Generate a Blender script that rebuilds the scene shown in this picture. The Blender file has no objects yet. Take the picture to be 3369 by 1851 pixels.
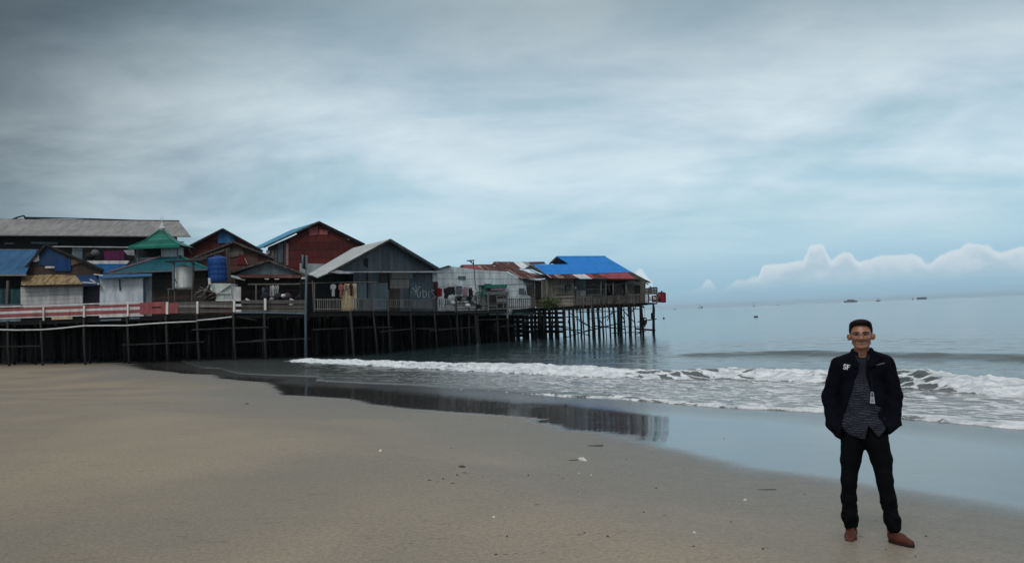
import bpy, bmesh, math, random
import numpy as np
from mathutils import Vector, Matrix
random.seed(7); rng = np.random.default_rng(7)
R = math.radians
sc = bpy.context.scene
COL = sc.collection

# ------------------------------------------------------------------ camera
HC = 2.5; F = 2803.0; ROLL = 0.039; PITCH = 0.039
cam = bpy.data.objects.new('camera', bpy.data.cameras.new('camera')); COL.objects.link(cam)
cam.data.sensor_width = 36; cam.data.lens = 36 * F / 3369
cam.data.clip_start = 0.1; cam.data.clip_end = 30000
fw = Vector((0, math.cos(PITCH), math.sin(PITCH)))
r0 = Vector((1, 0, 0)); u0 = r0.cross(fw)
rt = r0 * math.cos(ROLL) - u0 * math.sin(ROLL)
up = rt.cross(fw)
m = Matrix((rt, up, -fw)).transposed().to_4x4(); m.translation = Vector((0, 0, HC))
cam.matrix_world = m
sc.camera = cam

def ray(px, py):
    return fw + rt * ((px - 1684.5) / F) - up * ((py - 925.5) / F)
def P(px, py, D):
    d = ray(px, py); d = d * (D / d.y)
    return Vector((d.x, d.y, d.z + HC))
def Pz(px, py, z=0.0):
    d = ray(px, py); d = d * ((z - HC) / d.z)
    return Vector((d.x, d.y, d.z + HC))
# coordinates of measured points on the ground plan
def k1(x, y): return (x / 2.3586, y / 2.3586 + 660)
def k2(x, y): return (500 + x / 2.3583, y / 2.3583 + 660)
def k3(x, y): return (950 + x / 2.829, 740 + y / 2.83)
def k4(x, y): return (1400 + x / 3.369, 780 + y / 3.369)
def k5(x, y): return (1700 + x / 3.538, 800 + y / 3.538)
def k6(x, y): return (350 + x / 4.043, 700 + y / 4.043)
def k7(x, y): return (1550 + x / 7.073, 850 + y / 7.073)
def k8(x, y): return (2000 + x / 6.432, 900 + y / 6.432)
def k9(x, y): return (x / 5.66, 820 + y / 5.66)
def Q(k, x, y, D):
    a, b = k(x, y); return P(a, b, D)

# ------------------------------------------------------------------ node helpers
def mat_new(name):
    m = bpy.data.materials.new(name); m.use_nodes = True
    nt = m.node_tree; nt.nodes.clear()
    return m, nt
def nd(nt, typ, ins=None, **kw):
    n = nt.nodes.new(typ)
    for k, v in kw.items(): setattr(n, k, v)
    if ins:
        for k, v in ins.items():
            s = n.inputs[k]
            if isinstance(v, bpy.types.NodeSocket): nt.links.new(v, s)
            else: s.default_value = v
    return n
def mt(nt, op, a, b=0.0, c=0.0, clamp=False):
    n = nt.nodes.new('ShaderNodeMath'); n.operation = op; n.use_clamp = clamp
    for i, v in enumerate((a, b, c)):
        if isinstance(v, bpy.types.NodeSocket): nt.links.new(v, n.inputs[i])
        else: n.inputs[i].default_value = v
    return n.outputs[0]
def mixc(nt, f, a, b, blend='MIX'):
    n = nt.nodes.new('ShaderNodeMix'); n.data_type = 'RGBA'; n.blend_type = blend
    for i, v in ((0, f), (6, a), (7, b)):
        if isinstance(v, bpy.types.NodeSocket): nt.links.new(v, n.inputs[i])
        elif i == 0: n.inputs[0].default_value = v
        else: n.inputs[i].default_value = (v[0], v[1], v[2], 1)
    return n.outputs[2]
def sm(nt, v, a, b, lo=0.0, hi=1.0):
    n = nt.nodes.new('ShaderNodeMapRange'); n.interpolation_type = 'SMOOTHSTEP'
    for i, x in enumerate((v, a, b, lo, hi)):
        if isinstance(x, bpy.types.NodeSocket): nt.links.new(x, n.inputs[i])
        else: n.inputs[i].default_value = x
    return n.outputs[0]
def noise(nt, vec, scale, detail=3, rough=.5, dist=0.0, dim='3D', col=False):
    n = nd(nt, 'ShaderNodeTexNoise', {'Scale': scale, 'Detail': detail, 'Roughness': rough, 'Distortion': dist}, noise_dimensions=dim)
    if vec is not None: nt.links.new(vec, n.inputs['Vector'])
    return n.outputs[1] if col else n.outputs[0]
def comb(nt, x, y, z=0.0):
    n = nt.nodes.new('ShaderNodeCombineXYZ')
    for i, v in enumerate((x, y, z)):
        if isinstance(v, bpy.types.NodeSocket): nt.links.new(v, n.inputs[i])
        else: n.inputs[i].default_value = v
    return n.outputs[0]
def sep(nt, v):
    n = nt.nodes.new('ShaderNodeSeparateXYZ'); nt.links.new(v, n.inputs[0]); return n.outputs
def finish(nt, bsdf):
    o = nt.nodes.new('ShaderNodeOutputMaterial'); nt.links.new(bsdf.outputs[0], o.inputs[0])

# ------------------------------------------------------------------ sky
SUN_EL, SUN_AZ = R(48), R(205)          # azimuth clockwise from +Y: behind the camera, a little left
w = bpy.data.worlds.new('World'); sc.world = w; w.use_nodes = True
nt = w.node_tree; nt.nodes.clear()
tc = nt.nodes.new('ShaderNodeTexCoord')
x, y, z = sep(nt, tc.outputs['Generated'])
az = mt(nt, 'ARCTAN2', x, y)
el = mt(nt, 'MAXIMUM', z, 0.0)
den = mt(nt, 'ADD', el, 0.20)
qx = mt(nt, 'DIVIDE', x, den); qy = mt(nt, 'DIVIDE', y, den)
qy2 = mt(nt, 'ADD', qy, mt(nt, 'MULTIPLY', qx, 0.05))
v1 = comb(nt, mt(nt, 'MULTIPLY', qx, 0.95), mt(nt, 'MULTIPLY', qy2, 1.25), 3.7)
c1 = noise(nt, v1, 1.35, 8, .56, .35)
v2 = comb(nt, mt(nt, 'MULTIPLY', qx, 2.2), mt(nt, 'MULTIPLY', qy2, 4.6), 1.7)
c2 = noise(nt, v2, 1.3, 7, .6, .4)
cc = mt(nt, 'ADD', mt(nt, 'MULTIPLY', c1, .80), mt(nt, 'MULTIPLY', c2, .20))
cl = sm(nt, cc, .28, .72)
ramp = nt.nodes.new('ShaderNodeValToRGB'); nt.links.new(el, ramp.inputs[0])
rs = ramp.color_ramp; rs.elements[0].position = 0.0; rs.elements[0].color = (.33, .49, .62, 1)
rs.elements[1].position = 1.0; rs.elements[1].color = (.75, .80, .85, 1)
for p_, c_ in ((.02, (.33, .53, .67)), (.06, (.38, .61, .75)), (.15, (.40, .60, .72)), (.24, (.35, .51, .61)), (.34, (.27, .38, .44)), (.5, (.45, .52, .56))):
    e = rs.elements.new(p_); e.color = (*c_, 1)
ramp2 = nt.nodes.new('ShaderNodeValToRGB'); nt.links.new(el, ramp2.inputs[0])
rs = ramp2.color_ramp; rs.elements[0].position = 0.0; rs.elements[0].color = (.35, .50, .62, 1)
rs.elements[1].position = 1.0; rs.elements[1].color = (1.0, 1.03, 1.05, 1)
for p_, c_ in ((.06, (.52, .70, .80)), (.15, (.72, .86, .92)), (.24, (.68, .79, .85)), (.34, (.42, .50, .545)), (.5, (.72, .76, .78))):
    e = rs.elements.new(p_); e.color = (*c_, 1)
fade = sm(nt, el, .015, .09)
sky = mixc(nt, mt(nt, 'MULTIPLY', cl, fade), ramp.outputs[0], ramp2.outputs[0])
# heavy dark overcast drifting in on the left
azn = mt(nt, 'ADD', az, mt(nt, 'MULTIPLY', mt(nt, 'SUBTRACT', c1, .5), .30))
azn = mt(nt, 'SUBTRACT', azn, mt(nt, 'MULTIPLY', el, .08))
dk = mt(nt, 'MULTIPLY', sm(nt, azn, -.66, -.17, 1.0, 0.0), sm(nt, az, -1.5, -.9))
darkc = mixc(nt, cl, (.070, .098, .120), (.125, .152, .170))
sky = mixc(nt, mt(nt, 'MULTIPLY', dk, sm(nt, el, 0.0, .35, .80, 1.0)), sky, darkc)
# cumulus bank standing on the horizon
prof = nt.nodes.new('ShaderNodeValToRGB')
azt = mt(nt, 'DIVIDE', mt(nt, 'ADD', az, .2), .9)
nt.links.new(azt, prof.inputs[0])
pr = prof.color_ramp; pr.interpolation = 'EASE'
def azpx(px): return (math.atan((px - 1684.5) / F) + .2) / .9
pts = [(1684, .0), (2040, .012), (2060, .040), (2110, .047), (2140, .036), (2160, .020), (2200, .018), (2290, .022), (2330, .032), (2360, .022), (2440, .030), (2490, .033), (2520, .046), (2580, .047),
       (2650, .050), (2672, .066), (2708, .066), (2735, .049), (2790, .055), (2830, .045), (2930, .050), (3010, .048), (3060, .038), (3110, .047), (3160, .052), (3190, .057), (3240, .054), (3300, .046), (3369, .050), (3900, .05)]
pr.elements[0].position = 0; pr.elements[0].color = (0, 0, 0, 1)
pr.elements[1].position = 1; pr.elements[1].color = (.5, .5, .5, 1)
for a, b in pts:
    t = min(.995, azpx(a)); e = pr.elements.new(t); e.color = (b * 10, b * 10, b * 10, 1)
hprof = mt(nt, 'MULTIPLY', sep(nt, prof.outputs[0])[0], .1)
pv = comb(nt, az, mt(nt, 'MULTIPLY', el, 1.2), .4)
puff = noise(nt, pv, 55, 5, .6)
vor = nd(nt, 'ShaderNodeTexVoronoi', {'Scale': 85.0}, feature='SMOOTH_F1'); nt.links.new(pv, vor.inputs['Vector'])
top = mt(nt, 'ADD', hprof, mt(nt, 'MULTIPLY', mt(nt, 'SUBTRACT', puff, .5), .010))
top = mt(nt, 'SUBTRACT', top, mt(nt, 'MULTIPLY', mt(nt, 'SUBTRACT', vor.outputs[0], .35), .0045))
d = mt(nt, 'SUBTRACT', top, el)
cm = sm(nt, d, -.0010, .0034)
body = sm(nt, el, .012, .040)                      # bottoms melt into the haze
shade = noise(nt, pv, 30, 4, .6)
cuc = mixc(nt, sm(nt, shade, .35, .65), (.47, .60, .70), (.62, .71, .78))
cuc = mixc(nt, sm(nt, d, 0.0, .014), (.74, .80, .84), cuc)
sky = mixc(nt, mt(nt, 'MULTIPLY', mt(nt, 'MULTIPLY', cm, body), .75), sky, cuc)
bgc = nd(nt, 'ShaderNodeBackground', {'Color': sky, 'Strength': 1.0})
nsk = nd(nt, 'ShaderNodeTexSky', sky_type='NISHITA', sun_disc=False, sun_elevation=SUN_EL, sun_rotation=SUN_AZ, air_density=1.0, dust_density=2.0)
bgn = nd(nt, 'ShaderNodeBackground', {'Color': nsk.outputs[0], 'Strength': 0.08})
mx = nd(nt, 'ShaderNodeMixShader', {0: .94}); nt.links.new(bgn.outputs[0], mx.inputs[1]); nt.links.new(bgc.outputs[0], mx.inputs[2])
o = nt.nodes.new('ShaderNodeOutputWorld'); nt.links.new(mx.outputs[0], o.inputs[0])
w.cycles.sampling_method = 'MANUAL'; w.cycles.sample_map_resolution = 512

sl = bpy.data.lights.new('sun', 'SUN'); sl.energy = 1.0; sl.angle = R(18); sl.color = (1, .96, .9)
so = bpy.data.objects.new('sun', sl); COL.objects.link(so)
sd = Vector((math.sin(SUN_AZ) * math.cos(SUN_EL), math.cos(SUN_AZ) * math.cos(SUN_EL), math.sin(SUN_EL)))
so.rotation_euler = sd.to_track_quat('Z', 'Y').to_euler()
sc.view_settings.view_transform = 'Standard'; sc.view_settings.look = 'None'; sc.view_settings.gamma = 1
sc.view_settings.exposure = 0.0; sc.view_settings.use_curve_mapping = False
sc.cycles.max_bounces = 6; sc.cycles.caustics_reflective = False

# ------------------------------------------------------------------ object helpers
def tagp(o, label=None, cat=None, group=None, kind=None):
    for k, v in (('label', label), ('category', cat), ('group', group), ('kind', kind)):
        if v: o[k] = v
    return o
def thing(name, label, cat, loc, group=None):
    o = bpy.data.objects.new(name, None); COL.objects.link(o); o.location = loc; o.empty_display_size = .3
    return tagp(o, label, cat, group)
def root_loc(o):
    v = Vector((0, 0, 0))
    while o is not None: v += o.location; o = o.parent
    return v
def link_mesh(name, V, Fc, mats, parent=None, midx=None, smooth=False, uv=True, label=None, origin=None):
    V = np.asarray(V, dtype=np.float64).reshape(-1, 3)
    off = root_loc(parent)
    loc = Vector((0, 0, 0))
    if parent is None:
        loc = Vector(origin) if origin is not None else Vector(((V[:, 0].min() + V[:, 0].max()) / 2, (V[:, 1].min() + V[:, 1].max()) / 2, V[:, 2].min()))
        off = loc
    me = bpy.data.meshes.new(name)
    me.from_pydata((V - np.array(off)).tolist(), [], Fc)
    for mm in (mats if isinstance(mats, (list, tuple)) else [mats]): me.materials.append(mm)
    if midx is not None: me.polygons.foreach_set('material_index', midx)
    if smooth: me.polygons.foreach_set('use_smooth', [True] * len(me.polygons))
    if uv:
        ul = me.uv_layers.new(name='UVMap'); data = np.zeros((len(me.loops), 2))
        for p in me.polygons:
            n = p.normal
            if abs(n.z) > .97: u_, v_ = Vector((1, 0, 0)), Vector((0, 1, 0))
            else:
                u_ = Vector((0, 0, 1)).cross(n).normalized(); v_ = n.cross(u_)
            for li in p.loop_indices:
                co = me.vertices[me.loops[li].vertex_index].co + off
                data[li] = (co.dot(u_), co.dot(v_))
        ul.data.foreach_set('uv', data.ravel())
    me.update()
    o = bpy.data.objects.new(name, me); COL.objects.link(o); o.location = loc
    if parent is not None: o.parent = parent
    if label: o['label'] = label
    return o
class MB:
    def __init__(s): s.v = []; s.f = []; s.m = []; s.mi = 0
    def add(s, vs, fs):
        b = len(s.v); s.v += [tuple(q) for q in vs]
        for f in fs: s.f.append([b + i for i in f]); s.m.append(s.mi)
        return s
    def prism(s, pts, vec):
        pts = [Vector(q) for q in pts]; vec = Vector(vec); n = len(pts)
        nrm = Vector((0, 0, 0))
        for i in range(n): nrm += (pts[i] - pts[0]).cross(pts[(i + 1) % n] - pts[0])
        if nrm.dot(vec) > 0: pts = pts[::-1]
        vs = pts + [q + vec for q in pts]
        fs = [list(range(n)), list(range(2 * n - 1, n - 1, -1))]
        for i in range(n): j = (i + 1) % n; fs.append([i, i + n, j + n, j])
        return s.add(vs, fs)
    def tube(s, pts, r, n=6, caps=True):
        pts = [Vector(q) for q in pts]; rr = r if isinstance(r, (list, tuple)) else [r] * len(pts)
        vs = []; fs = []
        for i, p in enumerate(pts):
            t = (pts[min(i + 1, len(pts) - 1)] - pts[max(i - 1, 0)]).normalized()
            a = t.cross(Vector((0, 1, 0)) if abs(t.y) < .9 else Vector((1, 0, 0))).normalized(); b = t.cross(a)
            for k in range(n):
                an = 2 * math.pi * k / n
                vs.append(p + (a * math.cos(an) + b * math.sin(an)) * rr[i])
        for i in range(len(pts) - 1):
            for k in range(n):
                k2_ = (k + 1) % n; fs.append([i * n + k, i * n + k2_, (i + 1) * n + k2_, (i + 1) * n + k])
        if caps:
            fs.append(list(range(n))[::-1]); fs.append([(len(pts) - 1) * n + k for k in range(n)])
        return s.add(vs, fs)
    def bar(s, a, b, w, h=None):
        a = Vector(a); b = Vector(b); h = h or w; t = (b - a).normalized()
        sx = t.cross(Vector((0, 0, 1)) if abs(t.z) < .9 else Vector((0, 1, 0))).normalized(); sy = sx.cross(t)
        q = [sx * w / 2 + sy * h / 2, -sx * w / 2 + sy * h / 2, -sx * w / 2 - sy * h / 2, sx * w / 2 - sy * h / 2]
        vs = [a + c for c in q] + [b + c for c in q]
        return s.add(vs, [[0, 1, 2, 3], [7, 6, 5, 4], [0, 4, 5, 1], [1, 5, 6, 2], [2, 6, 7, 3], [3, 7, 4, 0]])
    def box(s, c, d):
        c = Vector(c); x, y, z = d[0] / 2, d[1] / 2, d[2] / 2
        return s.add([c + Vector((i * x, j * y, k * z)) for k in (-1, 1) for j in (-1, 1) for i in (-1, 1)],
                     [[0, 2, 3, 1], [4, 5, 7, 6], [0, 1, 5, 4], [2, 6, 7, 3], [0, 4, 6, 2], [1, 3, 7, 5]])
    def lathe(s, c, prof, n=24):
        c = Vector(c); vs = []; fs = []
        for r_, z_ in prof:
            for k in range(n):
                a = 2 * math.pi * k / n; vs.append(c + Vector((r_ * math.cos(a), r_ * math.sin(a), z_)))
        for i in range(len(prof) - 1):
            for k in range(n):
                q = (k + 1) % n; fs.append([i * n + k, i * n + q, (i + 1) * n + q, (i + 1) * n + k])
        fs.append(list(range(n))[::-1]); fs.append([(len(prof) - 1) * n + k for k in range(n)])
        return s.add(vs, fs)
    def build(s, name, mats, parent=None, smooth=False, label=None, origin=None):
        return link_mesh(name, s.v, s.f, mats, parent, s.m, smooth, True, label, origin)

# ------------------------------------------------------------------ numpy noise
def vnoise(x, y, seed=0):
    r_ = np.random.default_rng(seed); T = r_.random((256, 256))
    xi = np.floor(x).astype(int); yi = np.floor(y).astype(int); fx = x - xi; fy = y - yi
    fx = fx * fx * (3 - 2 * fx); fy = fy * fy * (3 - 2 * fy)
    g = lambda a, b: T[a % 256, b % 256]
    return (g(xi, yi) * (1 - fx) + g(xi + 1, yi) * fx) * (1 - fy) + (g(xi, yi + 1) * (1 - fx) + g(xi + 1, yi + 1) * fx) * fy
def fbm(x, y, oct=4, seed=0):
    s = 0; a = .5; t = 0
    for i in range(oct): s = s + a * vnoise(x * 2 ** i + 13.7 * i, y * 2 ** i + 7.1 * i, seed + i); t += a; a *= .5
    return s / t
def sstep(a, b, x):
    t = np.clip((x - a) / (b - a), 0, 1); return t * t * (3 - 2 * t)
def polydist(X, Y, pl):
    """signed distance to an open polyline, positive on its right hand side when walked (seaward)."""
    best = np.full(X.shape, 1e9); sg = np.ones(X.shape); par = np.zeros(X.shape); L = 0
    for (ax, ay), (bx, by) in zip(pl[:-1], pl[1:]):
        dx, dy = bx - ax, by - ay; l2 = dx * dx + dy * dy
        t = np.clip(((X - ax) * dx + (Y - ay) * dy) / l2, 0, 1)
        ex, ey = X - ax - t * dx, Y - ay - t * dy; d2 = ex * ex + ey * ey
        cr = dx * (Y - ay) - dy * (X - ax)
        m_ = d2 < best - 1e-9
        best = np.where(m_, d2, best); sg = np.where(m_, np.sign(cr), sg); par = np.where(m_, L + t * math.sqrt(l2), par); L += math.sqrt(l2)
    return np.sqrt(best) * sg, par
def graded(lo, hi, step, far_lo, far_hi, g=1.18):
    mid = list(np.arange(lo, hi + 1e-6, step)); a = []; s = step; q = lo
    while q > far_lo: s *= g; q -= s; a.append(q)
    b = []; s = step; q = mid[-1]
    while q < far_hi: s *= g; q += s; b.append(q)
    return np.array(a[::-1] + mid + b)
def grid_obj(name, xs, ys, Z, mat, attrs=None):
    nx, ny = len(xs), len(ys)
    X, Y = np.meshgrid(xs, ys, indexing='ij')
    me = bpy.data.meshes.new(name)
    me.vertices.add(nx * ny); me.vertices.foreach_set('co', np.stack([X, Y, Z], -1).reshape(-1))
    i, j = np.meshgrid(np.arange(nx - 1), np.arange(ny - 1), indexing='ij')
    a = (i * ny + j).ravel(); f = np.stack([a, a + ny, a + ny + 1, a + 1], -1)
    nf = len(f); me.loops.add(nf * 4); me.polygons.add(nf)
    me.loops.foreach_set('vertex_index', f.ravel()); me.polygons.foreach_set('loop_start', np.arange(nf) * 4)
    me.polygons.foreach_set('loop_total', np.full(nf, 4)); me.update(calc_edges=True)
    me.polygons.foreach_set('use_smooth', [True] * nf); me.materials.append(mat)
    for k, v in (attrs or {}).items():
        at = me.attributes.new(k, 'FLOAT', 'POINT'); at.data.foreach_set('value', np.ascontiguousarray(v, dtype=np.float32).ravel())
    o = bpy.data.objects.new(name, me); COL.objects.link(o); o['kind'] = 'structure'
    return o

# ------------------------------------------------------------------ shoreline geometry
def line(pts, z=0.0):
    return [tuple(Pz(a, b, z)[:2]) for a, b in pts]
SHORE = [(-60, 95), (-32, 78)] + line([(640, 1209), (706, 1213), (733, 1222), (771, 1230), (900, 1236), (1020, 1240), (1034, 1245), (1010, 1252), (1156, 1261), (1327, 1267), (1498, 1281), (1669, 1293), (1839, 1306), (1993, 1312), (2180, 1328), (2319, 1340), (2459, 1347), (2714, 1359), (2963, 1380), (3369, 1417), (3700, 1450)]) + [(16, 6), (22, -40)]
WET = [(-70, 92), (-34, 72)] + line([(470, 1214), (520, 1217), (600, 1227), (700, 1231), (722, 1243), (800, 1250), (870, 1256), (895, 1264)], .03) + line([(925, 1293), (1060, 1299), (1139, 1303), (1180, 1312), (1220, 1327), (1348, 1341), (1500, 1354), (1647, 1365), (1775, 1374), (1818, 1397), (1882, 1423), (2000, 1440), (2060, 1450), (2115, 1490), (2332, 1550), (2495, 1598), (2700, 1625), (3000, 1670), (3369, 1740)], .15) + [(12, 0), (17, -40)]
def nz(X, Y): return fbm(X * .35, Y * .35, 3, 5) - .5

# ------------------------------------------------------------------ beach
def beach_z(X, Y):
    s, _ = polydist(X, Y, SHORE); d = -s
    g = 1 - .8 * sstep(14, 42, Y)
    dp = np.clip(d, 0, None)
    z = np.where(dp < 2.0, .012 * dp, .024 + .045 * (dp - 2.0))
    z = np.where(dp > 5.0, .159 + .045 * (dp - 5.0) + .0065 * (dp - 5.0) ** 2, z)
    z = np.minimum(z, .72 + .01 * np.log1p(dp))
    zs = np.where(d < 0, .045 * d, z * np.where(d < 5, 1, 1) * (g * .999 + .001))
    zs = np.maximum(zs, -2.5)
    return zs + .03 * nz(X, Y) * sstep(3, 9, d) + .006 * (fbm(X * 1.7, Y * 1.7, 3, 9) - .5) * sstep(2, 6, d)
xs = graded(-22, 16, .25, -900, 6000, 1.25); ys = graded(3, 60, .25, -600, 6000, 1.25)
BX, BY = np.meshgrid(xs, ys, indexing='ij')
Zb = beach_z(BX, BY)
wd, wp = polydist(BX, BY, WET)
soft = np.where(BY > 19, .10, .10 + .07 * np.clip(19 - BY, 0, 12))
wd2 = wd + .5 * (fbm(BX * .8, BY * .8, 3, 3) - .5) * np.where(BY > 19, .5, 1.8)
wet = sstep(-1, 1, wd2 / soft)
sdist, _ = polydist(BX, BY, SHORE)
damp = sstep(-5.0, -.0, wd + 5 * (fbm(BX * .25, BY * .25, 3, 31) - .5))

mb, nt = mat_new('beach_sand')
at = nd(nt, 'ShaderNodeAttribute', attribute_name='wet').outputs['Fac']
ad = nd(nt, 'ShaderNodeAttribute', attribute_name='damp').outputs['Fac']
ash = nd(nt, 'ShaderNodeAttribute', attribute_name='film').outputs['Fac']
gp = nd(nt, 'ShaderNodeNewGeometry').outputs['Position']
big = noise(nt, gp, .22, 4, .55); fine = noise(nt, gp, 90, 3, .7); mid = noise(nt, gp, 4, 5, .6)
dry = mixc(nt, sm(nt, big, .35, .68), (.212, .182, .142), (.284, .232, .168))
dampc = mixc(nt, sm(nt, mid, .3, .7), (.175, .164, .145), (.20, .184, .158))
c = mixc(nt, ad, dry, dampc)
c = mixc(nt, at, c, (.050, .047, .046))
c = mixc(nt, 1.0, c, comb(nt, *[mt(nt, 'ADD', .80, mt(nt, 'MULTIPLY', sm(nt, fine, .3, .7), .40))] * 3), 'MULTIPLY')
gr2 = noise(nt, gp, 24, 3, .6)
c = mixc(nt, 1.0, c, comb(nt, *[mt(nt, 'ADD', .86, mt(nt, 'MULTIPLY', sm(nt, gr2, .3, .7), .28))] * 3), 'MULTIPLY')
spk = noise(nt, gp, 38, 2, .5)
c = mixc(nt, mt(nt, 'MULTIPLY', sm(nt, spk, .72, .76), .55), c, (.05, .045, .04))
vsx = nd(nt, 'ShaderNodeMapping', {'Scale': (1.2, 5.5, 1)}); nt.links.new(gp, vsx.inputs['Vector'])
stk = noise(nt, vsx.outputs[0], 2.3, 5, .72, .4)
c = mixc(nt, mt(nt, 'MULTIPLY', sm(nt, stk, .60, .70), .45), c, (.07, .062, .052))
spw = noise(nt, gp, 55, 1, .5)
c = mixc(nt, mt(nt, 'MULTIPLY', sm(nt, spw, .77, .80), .3), c, (.5, .48, .44))
rough = mt(nt, 'ADD', mt(nt, 'MULTIPLY', at, -.50), .66)
rough = mt(nt, 'SUBTRACT', rough, mt(nt, 'MULTIPLY', ad, .10))
rough = mt(nt, 'MAXIMUM', rough, mt(nt, 'ADD', .035, mt(nt, 'MULTIPLY', ash, .16)))
rough = mt(nt, 'MULTIPLY_ADD', mt(nt, 'SUBTRACT', 1.0, at), 0.0, rough)
bh = mt(nt, 'ADD', mt(nt, 'MULTIPLY', fine, .0025), mt(nt, 'MULTIPLY', mid, .012))
bmp = nd(nt, 'ShaderNodeBump', {'Distance': 1.0, 'Height': bh})
st = mt(nt, 'SUBTRACT', 1.0, at)
bmp.inputs['Strength'].default_value = 1.0
rpl_v = nd(nt, 'ShaderNodeMapping', {'Scale': (.9, 5, 1)}); nt.links.new(gp, rpl_v.inputs['Vector']); rpl = noise(nt, rpl_v.outputs[0], 2.2, 4, .6, .5)
nt.links.new(mt(nt, 'ADD', mt(nt, 'MULTIPLY', mt(nt, 'MULTIPLY', bh, st), .8), mt(nt, 'MULTIPLY', rpl, .0013)), bmp.inputs['Height'])
rw = mt(nt, 'ADD', mt(nt, 'MULTIPLY', st, .45), mt(nt, 'ADD', .05, mt(nt, 'MULTIPLY', ash, .15)))
b = nd(nt, 'ShaderNodeBsdfPrincipled', {'Base Color': c, 'Roughness': rw, 'IOR': 1.36})
nt.links.new(mt(nt, 'ADD', .14, mt(nt, 'MULTIPLY', at, .36)), b.inputs['Specular IOR Level'])
nt.links.new(bmp.outputs[0], b.inputs['Normal'])
finish(nt, b)
film = sstep(-2.6, -.6, sdist)
grid_obj('beach_sand', xs, ys, Zb, mb, {'wet': wet, 'damp': damp, 'film': film})

# ------------------------------------------------------------------ sea
xs = np.concatenate([graded(-24, 26, .16, -9000, 9000, 1.2)]); ys = graded(14, 62, .14, 4, 9000, 1.12)
SX, SY = np.meshgrid(xs, ys, indexing='ij')
s, sp = polydist(SX, SY, SHORE)
BRK = [(-30, 66)] + line([(820, 1186), (985, 1190), (1200, 1202), (1500, 1217), (1750, 1228), (1950, 1240), (2150, 1245), (2400, 1246), (2560, 1252), (2750, 1260), (2960, 1274), (3150, 1288), (3369, 1302), (3600, 1320)]) + [(22, 12)]
t, tp = polydist(SX, SY, BRK)
wob = .5 * (fbm(SX * .5, SY * .5, 3, 21) - .5); t = t + wob
def alongx(pts):                                   # profile along the wave, given at picture columns of the wave's foot
    q = np.array([Pz(a, 1186 + (a - 985) * .047, 0)[0] for a, _ in pts]); vv = np.array([v for _, v in pts]); return np.interp(SX, q, vv)
amp = alongx([(940, 0), (1000, .13), (1200, .20), (1500, .24), (1900, .34), (2100, .30), (2300, .28), (2450, .30), (2620, .34), (2800, .34), (3000, .42), (3120, .42), (3369, .34)])
amp = amp * (.8 + .5 * fbm(SX * .9, SY * .2, 3, 4))
front = sstep(-.35, .55, t); back = np.exp(-np.clip(t - .6, 0, None) / 1.3)
Zw = amp * front * back
SW = line([(2100, 1178), (2319, 1174), (2600, 1174), (2800, 1176), (3100, 1182), (3369, 1187), (3600, 1192)]) 
SW = [(SW[0][0] - 6, SW[0][1] + 1.5)] + SW + [(30, 24)]
t2, tp2 = polydist(SX, SY, SW); t2 = t2 + .7 * (fbm(SX * .3, SY * .3, 3, 8) - .5)
q0 = Pz(2120, 1178)[0]; q1 = Pz(2400, 1176)[0]
amp2 = .21 * sstep(q0, q1, SX) * (.75 + .5 * fbm(SX * .5, SY * .1, 2, 2))
Zw += amp2 * sstep(-.3, 1.1, t2) * np.exp(-np.clip(t2 - 1.2, 0, None) / 1.6)
near = sstep(80, 55, np.hypot(SX, SY))
ang = .85; ca, sa = math.cos(ang), math.sin(ang)
A = SX * ca - SY * sa; Bc = SX * sa + SY * ca       # A runs along the crests, Bc across
Zw += near * sstep(1.0, 4, s) * (.07 * (fbm(A * .5, Bc * 1.5, 3, 14) - .5) + .035 * (fbm(A * 1.2, Bc * 3.6, 2, 15) - .5))
Zw += .035 * sstep(0, .8, s) * (1 - sstep(2, 8, s)) * fbm(A * .8, Bc * 2.5, 3, 33)
edge = sstep(-.05, .35, s + .22 * (fbm(SX * 1.3, SY * 1.3, 3, 17) - .5))
rx = sstep(-6, 6, SX)
Zw = np.where(s < 60, Zw + (.015 + .05 * rx * np.exp(-np.clip(s, 0, None) / 1.5) * fbm(SX * 2.2, SY * 2.2, 3, 6)) * edge - .25 * (1 - edge) - .12 * np.clip(-s, 0, None), Zw)
# foam amount 0..1
whi = alongx([(940, 0), (985, .85), (1500, .74), (1850, .86), (2010, .95), (2080, .62), (2250, .50), (2400, .58), (2520, .62), (2570, 1), (2680, .95), (2800, .62), (2940, .85), (2990, .50), (3080, .42), (3150, .85), (3369, 1.0)])
bandw = alongx([(985, .4), (1200, .7), (1500, 1.5), (1800, 1.3), (2050, .9), (2500, .8), (3369, .9)])
fb = sstep(-.55, -.15, t) * (1 - sstep(bandw * .7, bandw * 1.6, t))
foam = whi * fb
crest = sstep(.25, .5, t) * (1 - sstep(.6, 1.0, t)) * sstep(.3, .6, whi) * .75; foam = np.maximum(foam, crest)
zone = sstep(.2, 1.0, s) * (1 - sstep(-.6, -.1, t))
zl = np.interp(SX, [-16, -8, -2, 2, 6, 12], [.10, .22, .32, .42, .48, .51])
foam = np.maximum(foam, zone * zl)
ew = np.interp(SX, [-20, -4, 1, 5, 12], [.16, .2, .4, .8, 1.1]) * (.6 + .9 * fbm(SX * .7, SY * .7, 3, 41))
foam = np.maximum(foam, (1 - sstep(ew * .6, ew * 1.3, s)) * np.interp(SX, [-20, -4, 3, 12], [.58, .60, .70, .74]))
foam = np.maximum(foam, .33 * sstep(0, 1, t) * (1 - sstep(1.5, 4.5, t)) * sstep(-2, 1, SX))

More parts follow.
